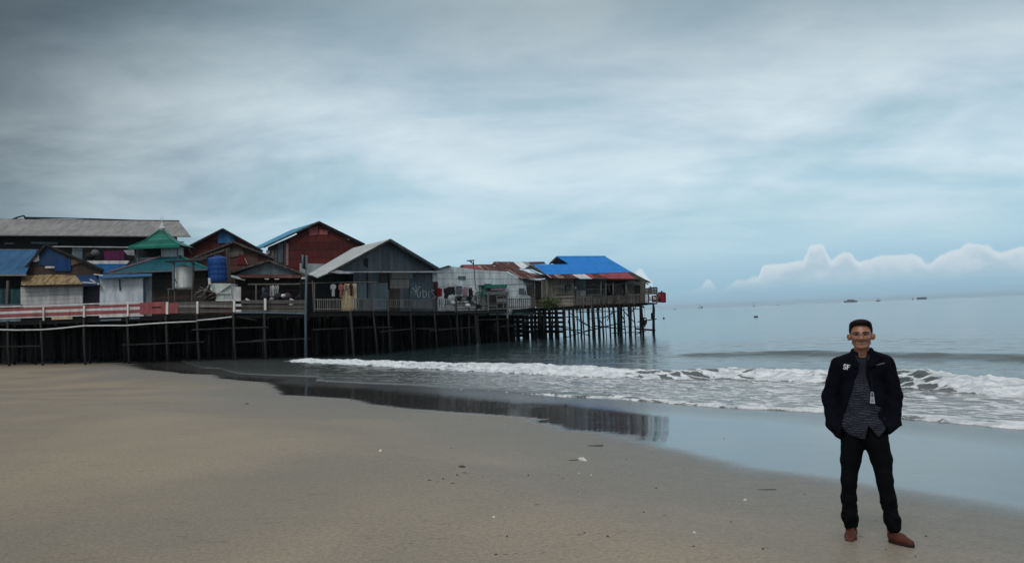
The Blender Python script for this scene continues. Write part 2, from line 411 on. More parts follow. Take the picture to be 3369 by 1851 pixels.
lump = fbm(A * 3.2, Bc * 4.5, 3, 51) - .45
Zw = Zw + sstep(.5, .8, foam) * (s > 0) * lump * np.interp(t, [-1, 0, 3], [.10, .20, .12]) * np.where(s < 2.5, .35, 1)
mw, nt = mat_new('sea_water')
fo = nd(nt, 'ShaderNodeAttribute', attribute_name='foam').outputs['Fac']
sh = nd(nt, 'ShaderNodeAttribute', attribute_name='shallow').outputs['Fac']
gp = nd(nt, 'ShaderNodeNewGeometry').outputs['Position']
mp = nd(nt, 'ShaderNodeMapping', {'Rotation': (0, 0, ang), 'Scale': (1, 1, 1)}); nt.links.new(gp, mp.inputs['Vector'])
ax, ay, az_ = sep(nt, mp.outputs[0])
def av(sx, sy): return comb(nt, mt(nt, 'MULTIPLY', ax, sx), mt(nt, 'MULTIPLY', ay, sy))
f1 = noise(nt, av(.9, 3.0), 2.2, 7, .72, 1.0)
vo = nd(nt, 'ShaderNodeTexVoronoi', {'Scale': 1.0}, feature='DISTANCE_TO_EDGE')
wv = nd(nt, 'ShaderNodeVectorMath', operation='ADD'); nt.links.new(av(1.1, 3.0), wv.inputs[0])
nc = noise(nt, av(.6, 1.6), 1.6, 4, .6, 0, col=True)
sc3 = nd(nt, 'ShaderNodeVectorMath', {1: (1.6, 1.6, 0)}, operation='MULTIPLY'); nt.links.new(nc, sc3.inputs[0]); nt.links.new(sc3.outputs[0], wv.inputs[1])
nt.links.new(wv.outputs[0], vo.inputs['Vector'])
lace = sm(nt, vo.outputs[0], .0, .22, 1.0, 0.0)
tex = mt(nt, 'ADD', mt(nt, 'MULTIPLY', f1, .66), mt(nt, 'MULTIPLY', lace, .38))
ff = mt(nt, 'ADD', mt(nt, 'MULTIPLY', fo, 1.0), tex)
fm = sm(nt, ff, .96, 1.10)
wn = noise(nt, gp, .03, 3, .5)
wc = mixc(nt, wn, (.020, .040, .044), (.026, .046, .048))
wc = mixc(nt, sh, wc, (.085, .095, .090))
fcv = noise(nt, av(1.1, 3.2), 1.6, 6, .75, .8)
fc = mixc(nt, sm(nt, fcv, .38, .60), (.50, .55, .58), (.88, .89, .89))  # bluish shadow streaks painted into the foam colour
col = mixc(nt, fm, wc, fc)
b1 = noise(nt, av(1.0, 3.0), 1.5, 5, .6, .6); b2 = noise(nt, av(.7, 2.2), 7.0, 3, .6, .3); b3 = noise(nt, av(.25, .9), .35, 3, .5)
bh = mt(nt, 'ADD', mt(nt, 'MULTIPLY', b1, mt(nt, 'ADD', .022, mt(nt, 'MULTIPLY', sh, .025))), mt(nt, 'ADD', mt(nt, 'MULTIPLY', b2, mt(nt, 'ADD', .004, mt(nt, 'MULTIPLY', sh, .010))), mt(nt, 'MULTIPLY', b3, .12)))
bh = mt(nt, 'ADD', bh, mt(nt, 'MULTIPLY', mt(nt, 'MULTIPLY', fm, mt(nt, 'ADD', fcv, mt(nt, 'MULTIPLY', f1, .6))), .13))
dist = nd(nt, 'ShaderNodeCameraData').outputs['View Distance']
bmp = nd(nt, 'ShaderNodeBump', {'Strength': .8, 'Distance': 1.0, 'Height': bh})
rg = mt(nt, 'ADD', .09, mt(nt, 'MULTIPLY', fm, .6))
b = nd(nt, 'ShaderNodeBsdfPrincipled', {'Base Color': col, 'Roughness': rg, 'IOR': 1.33})
nt.links.new(bmp.outputs[0], b.inputs['Normal'])
finish(nt, b)
shallow = 1 - sstep(1, 14, s)
sea = grid_obj('sea_water', xs, ys, Zw, mw, {'foam': foam, 'shallow': shallow})
# ------------------------------------------------------------------ building materials
_mc = {}
def surf(name, col, var=.3, axis=None, w=.16, corr=0.0, dirt=0.0, dcol=(.03, .025, .02), rust=0.0, rcol=(.09, .028, .015), rough=.8, groove=.6, streak=True, patch=None, samp=.5):
    if name in _mc: return _mc[name]
    m, nt = mat_new(name)
    uv = nt.nodes.new('ShaderNodeTexCoord').outputs['UV']
    u, v, _ = sep(nt, uv)
    n1 = noise(nt, uv, .9, 4, .6); n3 = noise(nt, uv, 7, 4, .7)
    k = mt(nt, 'ADD', 1 - var, mt(nt, 'MULTIPLY', mt(nt, 'ADD', mt(nt, 'MULTIPLY', n1, .6), mt(nt, 'MULTIPLY', n3, .4)), 2 * var))
    k = mt(nt, 'MULTIPLY', k, mt(nt, 'ADD', 1.0 - samp * .55, mt(nt, 'MULTIPLY', sm(nt, noise(nt, comb(nt, mt(nt, 'MULTIPLY', u, 2.2), mt(nt, 'MULTIPLY', v, .45), 2.0), 1.0, 5, .7), .3, .7), samp)))
    c = col
    if patch is not None:                       # some sheets were replaced by others
        fl = mt(nt, 'FLOOR', mt(nt, 'DIVIDE', u, .8)); fv = mt(nt, 'FLOOR', mt(nt, 'DIVIDE', v, 1.7))
        wn = nd(nt, 'ShaderNodeTexWhiteNoise', noise_dimensions='2D'); nt.links.new(comb(nt, fl, fv), wn.inputs['Vector'])
        c = mixc(nt, sm(nt, wn.outputs[0], .55, .85), col, patch)
    hgt = mt(nt, 'MULTIPLY', n3, .01)
    gm = None
    if axis:
        q = mt(nt, 'DIVIDE', u if axis == 'u' else v, w)
        q = mt(nt, 'ADD', q, mt(nt, 'MULTIPLY', noise(nt, uv, .5, 2, .5), .35))
        fl = mt(nt, 'FLOOR', q); fr = mt(nt, 'FRACT', q)
        wn = nd(nt, 'ShaderNodeTexWhiteNoise', noise_dimensions='1D'); nt.links.new(fl, wn.inputs['W'])
        k = mt(nt, 'MULTIPLY', k, mt(nt, 'ADD', 1 - var, mt(nt, 'MULTIPLY', wn.outputs[0], 2 * var)))
        gm = mt(nt, 'MULTIPLY', sm(nt, fr, .03, .11, 1.0, 0.0), groove)
        sc_ = (.6, 9) if axis == 'v' else (9, .6)
        gr = noise(nt, comb(nt, mt(nt, 'MULTIPLY', u, sc_[0]), mt(nt, 'MULTIPLY', v, sc_[1])), 1.6, 5, .7)
        k = mt(nt, 'MULTIPLY', k, mt(nt, 'ADD', 1 - var, mt(nt, 'MULTIPLY', gr, 2 * var)))
        hgt = mt(nt, 'ADD', hgt, mt(nt, 'MULTIPLY', sm(nt, fr, 0.0, .1), .02))
    if corr:
        sn = mt(nt, 'SINE', mt(nt, 'MULTIPLY', u, 2 * math.pi / corr)); hgt = mt(nt, 'ADD', hgt, mt(nt, 'MULTIPLY', sn, .014))
        lap = mt(nt, 'FRACT', mt(nt, 'DIVIDE', mt(nt, 'ADD', v, mt(nt, 'MULTIPLY', n1, .1)), 1.75))
        gm = mt(nt, 'MULTIPLY', sm(nt, lap, .0, .05, 1.0, 0.0), .55)
    c = mixc(nt, 1.0, c, comb(nt, k, k, k), 'MULTIPLY')
    if rust:
        st = noise(nt, comb(nt, mt(nt, 'MULTIPLY', u, 3.0), mt(nt, 'MULTIPLY', v, .7), 4.0), 1.0, 6, .7)
        c = mixc(nt, sm(nt, st, 1 - rust - .08, 1 - rust + .08), c, rcol)
    if dirt:
        st = noise(nt, comb(nt, mt(nt, 'MULTIPLY', u, 5.0), mt(nt, 'MULTIPLY', v, .9), 9.0), 1.0, 5, .7)
        c = mixc(nt, mt(nt, 'MULTIPLY', sm(nt, st, .62 - dirt * .3, .8 - dirt * .2), min(1, .4 + dirt)), c, dcol)
    if gm is not None: c = mixc(nt, gm, c, (.012, .011, .01))
    bmp = nd(nt, 'ShaderNodeBump', {'Strength': .7, 'Distance': 1.0, 'Height': hgt})
    b = nd(nt, 'ShaderNodeBsdfPrincipled', {'Base Color': c if isinstance(c, bpy.types.NodeSocket) else (*c, 1), 'Roughness': rough})
    b.inputs['Specular IOR Level'].default_value = .2
    nt.links.new(bmp.outputs[0], b.inputs['Normal'])
    finish(nt, b); _mc[name] = m
    return m
M_OLD = surf('weathered_wood', (.070, .060, .052), .4, 'u', .14, dirt=.2)
M_OLDH = surf('weathered_planks', (.24, .205, .17), .5, 'v', .17, dirt=.5)
M_GREYH = surf('grey_planks', (.105, .096, .085), .5, 'v', .2, dirt=.4)
M_DARKH = surf('dark_planks', (.055, .042, .038), .45, 'v', .2, dirt=.2)
M_VERT = surf('upright_boards', (.15, .135, .118), .5, 'u', .25, dirt=.5)
M_DVERT = surf('dark_upright_boards', (.045, .043, .045), .4, 'u', .2)
M_POST = surf('bare_post_wood', (.12, .105, .095), .35, None)
M_DROOF = surf('near_black_roof', (.022, .019, .020), .3, None, corr=.2)  # even near-black sheet for dark roof slopes and fascias
M_PILE = surf('black_pile_wood', (.006, .0055, .0055), .4, None, rough=.7)  # near-black, the shade under the decks put into the wood colour
M_LPILE = surf('dark_grey_pile_wood', (.028, .025, .025), .4, None)  # post grey taken down to carry the shade below the decks
M_WHITE = surf('white_paint', (.52, .50, .50), .12, None, dirt=.15, dcol=(.2, .17, .15))
M_WPLANK = surf('white_painted_planks', (.44, .42, .42), .08, 'v', .34, groove=.5, dirt=.15, dcol=(.22, .2, .19))
M_WSHEET = surf('white_sheet_wall', (.60, .63, .64), .10, 'v', .55, groove=.22, dirt=.25, dcol=(.30, .30, .29), patch=(.48, .50, .52))
M_RED = surf('faded_red_paint', (.26, .07, .075), .25, None, dirt=.2, dcol=(.15, .06, .06))
M_PINKR = surf('pinkish_red_sheet', (.27, .055, .075), .25, None, corr=.12, rust=.3)
M_DUSK = surf('dark_interior', (.012, .012, .013), .2, None)  # near-black: indoor shade put into colour, also used on plain black parts
M_ZINC = surf('zinc_roof', (.40, .42, .42), .18, None, corr=.12, dirt=.15, dcol=(.2, .19, .18))
M_GREYROOF = surf('dull_grey_roof', (.22, .21, .205), .12, None, corr=.2, dirt=.1, dcol=(.15, .14, .14))
M_BLUE = surf('bright_blue_roof', (.018, .185, .54), .10, None, samp=.2, corr=.2, dirt=.05, dcol=(.02, .10, .3))
M_BLUED = surf('dull_blue_roof', (.03, .095, .19), .2, None, corr=.2, dirt=.3, dcol=(.03, .07, .15))
M_BLUEL = surf('pale_blue_roof', (.07, .27, .43), .15, None, corr=.2, dirt=.1, dcol=(.1, .17, .22))
M_RUST = surf('rusty_roof', (.085, .032, .026), .5, None, corr=.12, rust=.45, rcol=(.035, .014, .012), patch=(.12, .05, .045))
M_RUSTL = surf('light_rusty_sheet', (.30, .20, .18), .3, None, corr=.12, rust=.4)
M_RWALL = surf('rust_red_sheet_wall', (.095, .018, .015), .3, 'v', .8, groove=.5, rust=.3, rcol=(.05, .015, .013), patch=(.085, .020, .018))
M_GSHEET = surf('grey_sheet_wall', (.080, .095, .108), .15, 'u', .9, groove=.25, dirt=.25, dcol=(.06, .065, .07))
M_GPANEL = surf('blue_grey_panel', (.105, .135, .155), .12, None, dirt=.15, dcol=(.08, .09, .1))
M_TAUPE = surf('taupe_fibre_panel', (.20, .175, .155), .2, 'v', .5, groove=.3)
M_BROWNP = surf('brown_door_panel', (.05, .035, .03), .3, None)
M_TEAL = surf('teal_green_tiles', (.010, .125, .095), .3, 'v', .34, groove=.9, rough=.5)
M_TEALB = surf('blue_green_tiles', (.012, .088, .115), .25, 'v', .36, groove=.9, rough=.5)
M_TEALP = surf('teal_trim', (.010, .14, .105), .1, None, rough=.5)
M_PINK = surf('faded_pink_ridge', (.26, .16, .19), .2, None)
M_YEL = surf('rust_stained_yellow_sheet', (.30, .225, .115), .3, None, rust=.50, rcol=(.14, .075, .04), dirt=.3, dcol=(.12, .10, .09))
M_CLOTHW = surf('white_cloth', (.6, .6, .6), .15, None)
M_BLACKC = surf('black_cloth', (.012, .012, .016), .2, None)
M_REDC = surf('red_cloth', (.28, .018, .025), .2, None)
M_CREAM = surf('cream_cloth', (.48, .38, .24), .2, None)
M_MAUVE = surf('mauve_cloth', (.22, .15, .17), .2, None)
M_BLUEC = surf('blue_tarpaulin', (.013, .042, .11), .25, None, rough=.5)
M_MAG = surf('magenta_cloth', (.085, .012, .05), .2, None)
M_STEEL = surf('silvery_metal', (.5, .5, .5), .1, None, rough=.35)
M_GREEN = surf('green_tarpaulin', (.018, .17, .11), .2, None)
M_TANKW = surf('white_plastic', (.62, .62, .60), .06, 'v', .14, groove=.18, rough=.5)
M_TANKB = surf('blue_plastic', (.010, .05, .20), .1, None, rough=.4)
M_DRED = surf('dark_red_paint', (.22, .015, .02), .3, None, dirt=.4, dcol=(.04, .008, .01))

# ------------------------------------------------------------------ pier plan
FPX = np.array([-500, -100, 137, 640, 900, 1155, 1300, 1500, 1670, 1900, 2150, 2200])
FD = np.array([66, 64.5, 63.6, 61.5, 60, 59.5, 64, 73, 79, 82, 84.5, 85])
def Df(px): return float(np.interp(px, FPX, FD))
DPX = np.array([-500, 0, 137, 420, 650, 760, 1000, 1155, 1400, 1680, 1760, 1900, 2000, 2150, 2180])
DPY = np.array([1072, 1055, 1052, 1041, 1034, 1031, 1029, 1023, 1024, 1018, 1012, 1006, 1000, 996, 994])
def dy(px): return float(np.interp(px, DPX, DPY))
def T(o, lab, cat, grp=None): return tagp(o, lab, cat, grp)
def on_deck(px, dd=0.0):
    """deck point dd metres behind the front edge"""
    a = P(px, dy(px), Df(px)); a.y += dd; a.x += 0; return a

def pier(name, lab, x0, x1, depth, front, rows, brac, maxz=0.0, ngap=1.5, mat_front=None):
    pxs = list(np.linspace(x0, x1, max(3, int((x1 - x0) / 60))))
    a0 = P(x0, dy(x0), Df(x0)); root = thing(name, lab, 'pier', (a0.x, a0.y, 0))
    mb = MB()
    for i in range(len(pxs) - 1):
        a = P(pxs[i], dy(pxs[i]), Df(pxs[i])); b = P(pxs[i + 1], dy(pxs[i + 1]), Df(pxs[i + 1]))
        a = a + Vector((0, .02, 0)); b = b + Vector((0, .02, 0))
        c = b + Vector((b.x / b.y * depth * .9, depth, 0)); d = a + Vector((a.x / a.y * depth * .9, depth, 0))
        mb.prism([a, b, c, d], (0, 0, -.10))
        mb.bar(a + Vector((0, .1, -.22)), b + Vector((0, .1, -.22)), .12, .2)
        for q in (.3, .62, .95):
            e = a.lerp(d, q); f_ = b.lerp(c, q); mb.bar(e + Vector((0, 0, -.2)), f_ + Vector((0, 0, -.2)), .15, .2)
        mb.bar(a + Vector((0, 0, -.38)), d + Vector((0, 0, -.38)), .15, .18)
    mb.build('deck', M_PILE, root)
    cnt = 0
    for (px, lean, r_, top) in front:
        a = P(px, dy(px), Df(px)) + Vector((0, -.12, 0))
        if top: a = P(px, top, Df(px)) + Vector((0, -.12, 0))
        bt = Vector((a.x + lean, a.y + .02, -.6))
        md = a.lerp(bt, .5) + Vector((random.uniform(-.06, .06), 0, 0))
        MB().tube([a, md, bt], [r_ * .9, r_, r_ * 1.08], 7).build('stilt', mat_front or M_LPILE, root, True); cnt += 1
    extra = MB()
    for (dd, step, r_) in rows:
        px = x0
        while px < x1:
            D = Df(px) + dd; z_ = P(px, dy(px), Df(px)).z - .3
            xw = (px - 1684.5) / F * Df(px); xw = xw * (1 + dd * .9 / Df(px)) + random.uniform(-.3, .3)
            rr = r_ * random.uniform(.75, 1.25); ln = random.uniform(-.15, .15)
            pts_ = [Vector((xw, D, z_)), Vector((xw + ln, D + random.uniform(-.1, .1), -.8))]
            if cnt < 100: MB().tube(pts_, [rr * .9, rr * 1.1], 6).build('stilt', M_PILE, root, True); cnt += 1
            else: extra.tube(pts_, [rr * .9, rr * 1.1], 6)
            px += step / Df(px) * F * random.uniform(.75, 1.25)
    if extra.v:
        e = extra.build('stilts_behind', M_PILE, root, True); e['kind'] = 'stuff'
    for (a, b, wd_, mt_) in brac:
        MB().bar(a, b, wd_, wd_ * 1.1).build('brace', mt_, root)
    return root
def fr(k, x, y, dd=-.2):
    a, b = k(x, y); return P(a, b, Df(a) + dd)
# left boardwalk
f1 = [(a, l, .085, None) for a, l in ((-60, .1), (28, .1), (136, .12), (278, .1), (420, .12))] + [(548, .1, .09, None), (650, .15, .09, None)]
br1 = [(fr(k1, -40, 1132), fr(k1, 318, 1126), .07, M_LPILE), (fr(k1, 940, 1118), fr(k1, 1290, 1105), .07, M_LPILE), (fr(k1, 1290, 1105), fr(k1, 1590, 1093), .07, M_LPILE), (fr(k1, 1490, 1000), fr(k1, 1660, 992), .07, M_LPILE)]
pier('boardwalk', 'dark stilted boardwalk under the red and white plank railing on the sand at left', -160, 735, 22, f1,
     [(1.6, 2.3, .10), (3.6, 1.8, .11), (6, 1.6, .13), (9, 1.5, .14), (12.5, 1.5, .16), (16, 1.4, .18)], br1)
f2 = [(k2(635, 0)[0], .1, 0.078, None), (k2(876, 0)[0], .05, 0.086, None), (k3(160, 0)[0], .05, 0.078, None), (k3(575, 0)[0], .15, 0.086, None), (k3(785, 0)[0], .25, 0.062, None), (k3(925, 0)[0], .08, 0.062, None), (k3(1135, 0)[0], .1, 0.062, None), (k3(1355, 0)[0], .2, 0.070, None),
      (k4(345, 0)[0], .1, 0.086, None), (k4(480, 0)[0], -.1, 0.078, None), (k4(570, 0)[0], .2, 0.078, None), (k4(790, 0)[0], 0, 0.086, None), (k4(905, 0)[0], .05, .10, None)]
B = lambda a, b, w_=.08, mm=None: (a, b, w_, mm or M_LPILE)
br2 = [B(fr(k2, 310, 1002), fr(k2, 620, 985)), B(fr(k2, 640, 985), fr(k2, 905, 980)), B(fr(k2, 640, 1097), fr(k2, 870, 1087)), B(fr(k2, 790, 1082), fr(k2, 1230, 1068)), B(fr(k2, 675, 900), fr(k2, 815, 928), .05),
       B(fr(k3, 215, 972), fr(k3, 780, 950)), B(fr(k3, 780, 952), fr(k3, 965, 950)), B(fr(k3, 850, 992), fr(k3, 1140, 965)), B(fr(k3, 1185, 962), fr(k3, 1350, 965)), B(fr(k3, 1310, 982), fr(k3, 1375, 985)), B(fr(k3, 1390, 972), fr(k3, 1556, 962)),
       B(fr(k4, 135, 1027), fr(k4, 335, 1012)), B(fr(k4, 355, 1010), fr(k4, 565, 992)), B(fr(k4, 560, 915), fr(k4, 880, 905)), B(fr(k4, 820, 990), fr(k4, 1000, 978)), B(fr(k4, 340, 835), fr(k4, 920, 825), .16), B(fr(k4, 700, 992), fr(k4, 790, 985), .05)]
pier('timber_pier', 'long timber pier on thin uneven stilts under the grey gabled shack and laundry', 748, 1672, 20, f2,
     [(1.4, 2.1, .09), (3.2, 1.8, .10), (5.4, 1.6, .12), (8, 1.5, .13), (11, 1.4, .15), (14, 1.3, .17), (17, 1.3, .2)], br2)
f3 = [(k5(a, 0)[0], l * .5, r_ * .58, None) for a, l, r_ in ((305, .0, .10), (468, 0, .09), (545, .0, .30), (652, .1, .24), (735, .0, .17), (768, .1, .12), (815, .2, .12), (880, 0, .30), (935, .15, .24), (995, 0, .16), (1025, .1, .08), (1065, .1, .14), (1118, .15, .22), (1190, .05, .22), (1243, .2, .11), (1298, .05, .25), (1318, .0, .10), (1350, .25, .12), (1445, .2, .19))]
br3 = [B(fr(k5, 690, 800), fr(k5, 1160, 790), .07, M_PILE), B(fr(k5, 1260, 770), fr(k5, 1450, 765), .06, M_PILE), B(fr(k5, 780, 1030), fr(k5, 1265, 910), .09, M_PILE), B(fr(k5, 1200, 740, .8), fr(k5, 1370, 920, .8), .07, M_PILE),
       B(fr(k5, 1230, 740, .5), fr(k5, 1180, 880, .5), .06, M_PILE), B(fr(k5, 1200, 800, .3), fr(k5, 1265, 915, .3), .07, M_PILE), B(fr(k5, 480, 970), fr(k5, 860, 1075), .07, M_PILE), B(fr(k5, 1390, 740), fr(k5, 1290, 850), .07, M_PILE), B(fr(k5, 940, 860), fr(k5, 1020, 970), .07, M_PILE),
       B(fr(k5, 1010, 870), fr(k5, 1180, 780), .06, M_PILE), B(fr(k5, 300, 915), fr(k5, 640, 990), .07, M_PILE), B(fr(k5, 1190, 968), fr(k5, 1490, 970), .07, M_PILE), B(fr(k5, 1110, 1045), fr(k5, 1480, 1030), .07, M_PILE), B(fr(k5, 1370, 1062), fr(k5, 1500, 1020), .08, M_PILE),
       B(fr(k5, 690, 880), fr(k5, 830, 960), .06, M_PILE), B(fr(k5, 560, 1100), fr(k5, 860, 1000), .07, M_PILE), B(fr(k5, 600, 800, 3), fr(k5, 900, 1000, 3), .06, M_PILE), B(fr(k5, 820, 880, 3), fr(k5, 1110, 850, 3), .06, M_PILE), B(fr(k5, 900, 960, 3), fr(k5, 1270, 1000, 3), .1, M_PILE), B(fr(k5, 600, 930, 3), fr(k5, 620, 800, 3), .1, M_PILE),
       B(fr(k5, 560, 780, 2), fr(k5, 1000, 775, 2), .06, M_PILE), B(fr(k5, 70, 920), fr(k5, 480, 925), .08, M_PILE), B(fr(k5, 60, 1010, 1), fr(k5, 480, 1012, 1), .06, M_PILE), B(fr(k5, 1050, 900, 1), fr(k5, 1115, 790, 1), .06, M_PILE), B(fr(k5, 1460, 840), fr(k5, 1500, 960), .09, M_PILE),
       B(fr(k5, 470, 860, 4), fr(k5, 720, 855, 4), .08, M_PILE), B(fr(k5, 470, 1000, 4), fr(k5, 760, 1010, 4), .08, M_PILE), B(fr(k5, 40, 845, 4), fr(k5, 480, 855, 4), .09, M_PILE), B(fr(k5, 40, 960, 6), fr(k5, 480, 960, 6), .09, M_PILE)]
pier('pier_end', 'seaward pier end on tall thick black piles and diagonal braces below blue roof', 1686, 2112, 9, f3,
     [(2.4, 1.9, .08), (4.8, 2.1, .09), (7.2, 2.4, .09)], br3, mat_front=M_PILE)
# extra close-packed piles where the pier turns out to sea
root = thing('pile_cluster', 'dense grid of black piles and cross beams beneath the bush and plank door', 'piles', P(1690, 1120, 86))
for dd, n in ((10.5, 9), (12, 10), (13.5, 8)):
    for i in range(n):
        px = 1610 + i * (250 / n) + random.uniform(-6, 6); a = P(px, 1018, Df(px) + dd)
        MB().tube([Vector((a.x, a.y, 2.8)), Vector((a.x + random.uniform(-.1, .1), a.y, -.6))], [.15, .2], 6).build('pile', M_PILE, root, True)
for dd in (9.5, 11.2, 12.7):
    for i in range(7):
        a = P(1582 + i * 17 + random.uniform(-4, 4), 1018, Df(1620) + dd); MB().tube([Vector((a.x, a.y, 2.8)), Vector((a.x + random.uniform(-.1, .1), a.y, -.6))], [.16, .2], 6).build('pile', M_PILE, root, True)
for yy in (1028, 1043, 1058, 1073, 1088, 1104): MB().bar(P(1575, yy, 88), P(1725, yy - 2, 90), .2, .34).build('cross_beam', M_PILE, root)
for yy in (1032, 1047, 1062, 1077, 1093):
    MB().bar(P(1610, yy, 90), P(1860, yy - 3, 91.5), .2, .26).build('cross_beam', M_PILE, root)
# dark back wall and village bank, added to shut out light behind the stilts
mbk, nt = mat_new('added_bank_mud')
gp = nd(nt, 'ShaderNodeNewGeometry').outputs['Position']
b = nd(nt, 'ShaderNodeBsdfPrincipled', {'Base Color': mixc(nt, noise(nt, gp, .8, 4), (.02, .018, .015), (.05, .045, .038)), 'Roughness': .9}); finish(nt, b)
mb = MB()
kx = [(-60, 84, 4.4), (-30, 82, 4.0), (-14, 79.5, 3.1), (-7.0, 90, 2.9), (-3.5, 99, 2.7)]
for (a, b_, h_), (c, d_, g_) in zip(kx[:-1], kx[1:]):
    mb.prism([(a, b_, -1), (c, d_, -1), (c, d_, g_), (a, b_, h_)], (0, 10, 0))
    mb.prism([(a, b_ + 10, -1), (c, d_ + 10, -1), (c, d_ + 10, 2.2), (a, b_ + 10, 2.3)], (-60, 240, 0))
o = mb.build('terrain', mbk); o['kind'] = 'structure'

# ------------------------------------------------------------------ houses
def wallp(root, name, pts, mat, th=.12, label=None):
    """pts: list of (k, x, y, D)"""
    q_ = [Q(*p) for p in pts]; k_ = sum(p.x / p.y for p in q_) / len(q_) if th > 1 else 0      # walls run back square to their fronts
    return MB().prism(q_, (k_ * th, th, 0)).build(name, mat, root, label=label)
def house(name, lab, base, cat='house', grp=None): return thing(name, lab, cat, base, grp)
def slab(root, name, pts, mat, th=.06, label=None):
    pts = [Vector(p) for p in pts]; n = Vector((0, 0, 0))
    for i in range(len(pts)): n += (pts[i] - pts[0]).cross(pts[(i + 1) % len(pts)] - pts[0])
    n.normalize()
    if n.z < 0: n = -n
    return MB().prism(pts, -n * th).build(name, mat, root, label=label)
def gable(root, A, L, Rr, vec, matL, matR=None, th=.1, fascia=None):
    A, L, Rr, vec = Vector(A), Vector(L), Vector(Rr), Vector(vec)
    slab(root, 'roof', [L, A, A + vec, L + vec], matL, th)
    slab(root, 'roof', [Rr, A, A + vec, Rr + vec], matR or matL, th)
    if fascia:
        f_ = Vector((0, -.04, -.05))
        MB().bar(L + f_, A + f_, .05, .16).build('fascia', fascia, root); MB().bar(A + f_, Rr + f_, .05, .16).build('fascia', fascia, root)
def hwall(k, pts, D): return [(k, a, b, D) for a, b in pts]

# --- long grey-roofed building at the far left
D0 = 80
r = house('long_building', 'long two storey building with wide dull grey roof at far left', P(200, 1050, D0))
zr = Q(k1, 700, 145, D0 + 4)
slab(r, 'roof', [Q(k1, -500, 262, D0 - 1), Q(k1, 1480, 275, D0 - 1), Q(k1, 1385, 155, D0 + 4.5), Q(k1, -500, 132, D0 + 4.5)], M_GREYROOF, .1)
slab(r, 'roof', [Q(k1, -500, 132, D0 + 4.6), Q(k1, 1385, 155, D0 + 4.6), Q(k1, 1440, 275, D0 + 10), Q(k1, -500, 262, D0 + 10)], M_GREYROOF, .1)
ridge = MB(); rp = [(45, 160), (130, 125), (180, 112), (190, 125), (330, 128), (520, 132), (720, 137), (870, 142), (1050, 148), (1200, 150), (1385, 152)]
ridge.prism([Q(k1, a, b, D0 + 4.3) for a, b in rp] + [Q(k1, a, b + 11 + 5 * math.sin(a), D0 + 4.3) for a, b in rp[::-1]], (0, .25, 0))
ridge.build('ridge_cap', M_DUSK, r)
wallp(r, 'wall', hwall(k1, [(-500, 265), (1375, 280), (1375, 420), (-500, 420)], D0 + .4), M_DUSK, 8, 'dark upper wall in the shade of the eaves')  # shade of the eaves put into the wall's near-black colour
wallp(r, 'wall', hwall(k1, [(-500, 415), (1375, 415), (1375, 800), (-500, 800)], D0 - .2), M_GSHEET, 8)
wallp(r, 'eave_board', hwall(k1, [(240, 318), (445, 322), (445, 338), (240, 334)], D0 + .2), M_GPANEL, .1)
wallp(r, 'eave_board', hwall(k1, [(35, 325), (110, 325), (110, 338), (35, 338)], D0 + .2), M_GPANEL, .1)
wallp(r, 'eave_board', hwall(k1, [(380, 352), (1040, 358), (1040, 364), (380, 358)], D0 - .6), M_WHITE, .1)
wallp(r, 'panel', hwall(k1, [(560, 368), (640, 368), (640, 455), (560, 440)], D0 - .3), M_GPANEL, .1)
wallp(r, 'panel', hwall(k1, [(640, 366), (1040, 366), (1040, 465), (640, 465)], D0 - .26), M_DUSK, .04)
wallp(r, 'balcony_rail', hwall(k1, [(670, 465), (1005, 465), (985, 490), (720, 490)], D0 - 1.4), M_WHITE, .1)
wallp(r, 'balcony_panel', hwall(k1, [(715, 490), (985, 490), (940, 560), (760, 560)], D0 - 1.36), surf('royal_blue_panel', (.02, .13, .33), .15), .1)
wallp(r, 'gutter', hwall(k1, [(1375, 315), (1425, 318), (1425, 325), (1375, 322)], D0 - .5), M_GPANEL, .15)
for lab, mt_, pts, nm in (('magenta cloth hanging on the balcony of the long building', M_MAG, [(805, 392), (960, 385), (965, 462), (810, 462)], 'hanging_cloth'),
                     ('pale cloth hanging beside the magenta one on the upper balcony', surf('pale_grey_cloth', (.25, .24, .25), .3), [(955, 385), (1040, 380), (1045, 425), (990, 420)], 'hanging_cloth')):
    o = MB().prism([Q(k1, a, b, D0 - 1.0) for a, b in pts], (0, .06, 0)).build(nm, mt_); T(o, lab, 'cloth', 'cloths on the upper balcony')
for i, (a, b, lab) in enumerate(((740, 408, 'grey bundle leftmost on the upper balcony'), (700, 430, 'dark bundle slumped low at the left balcony end'))):
    mb = MB(); c0 = Q(k1, a, b, D0 - 1.0)
    mb.lathe(c0 - Vector((0, 0, .35)), [(.05, 0), (.34, .12), (.42, .35), (.3, .6), (.08, .72)], 10)
    o = mb.build('bundle', surf('grey_bundle', (.10, .10, .105), .3) if i == 0 else M_BLACKC, None, True); T(o, lab, 'bundle', 'bundles on the upper balcony')

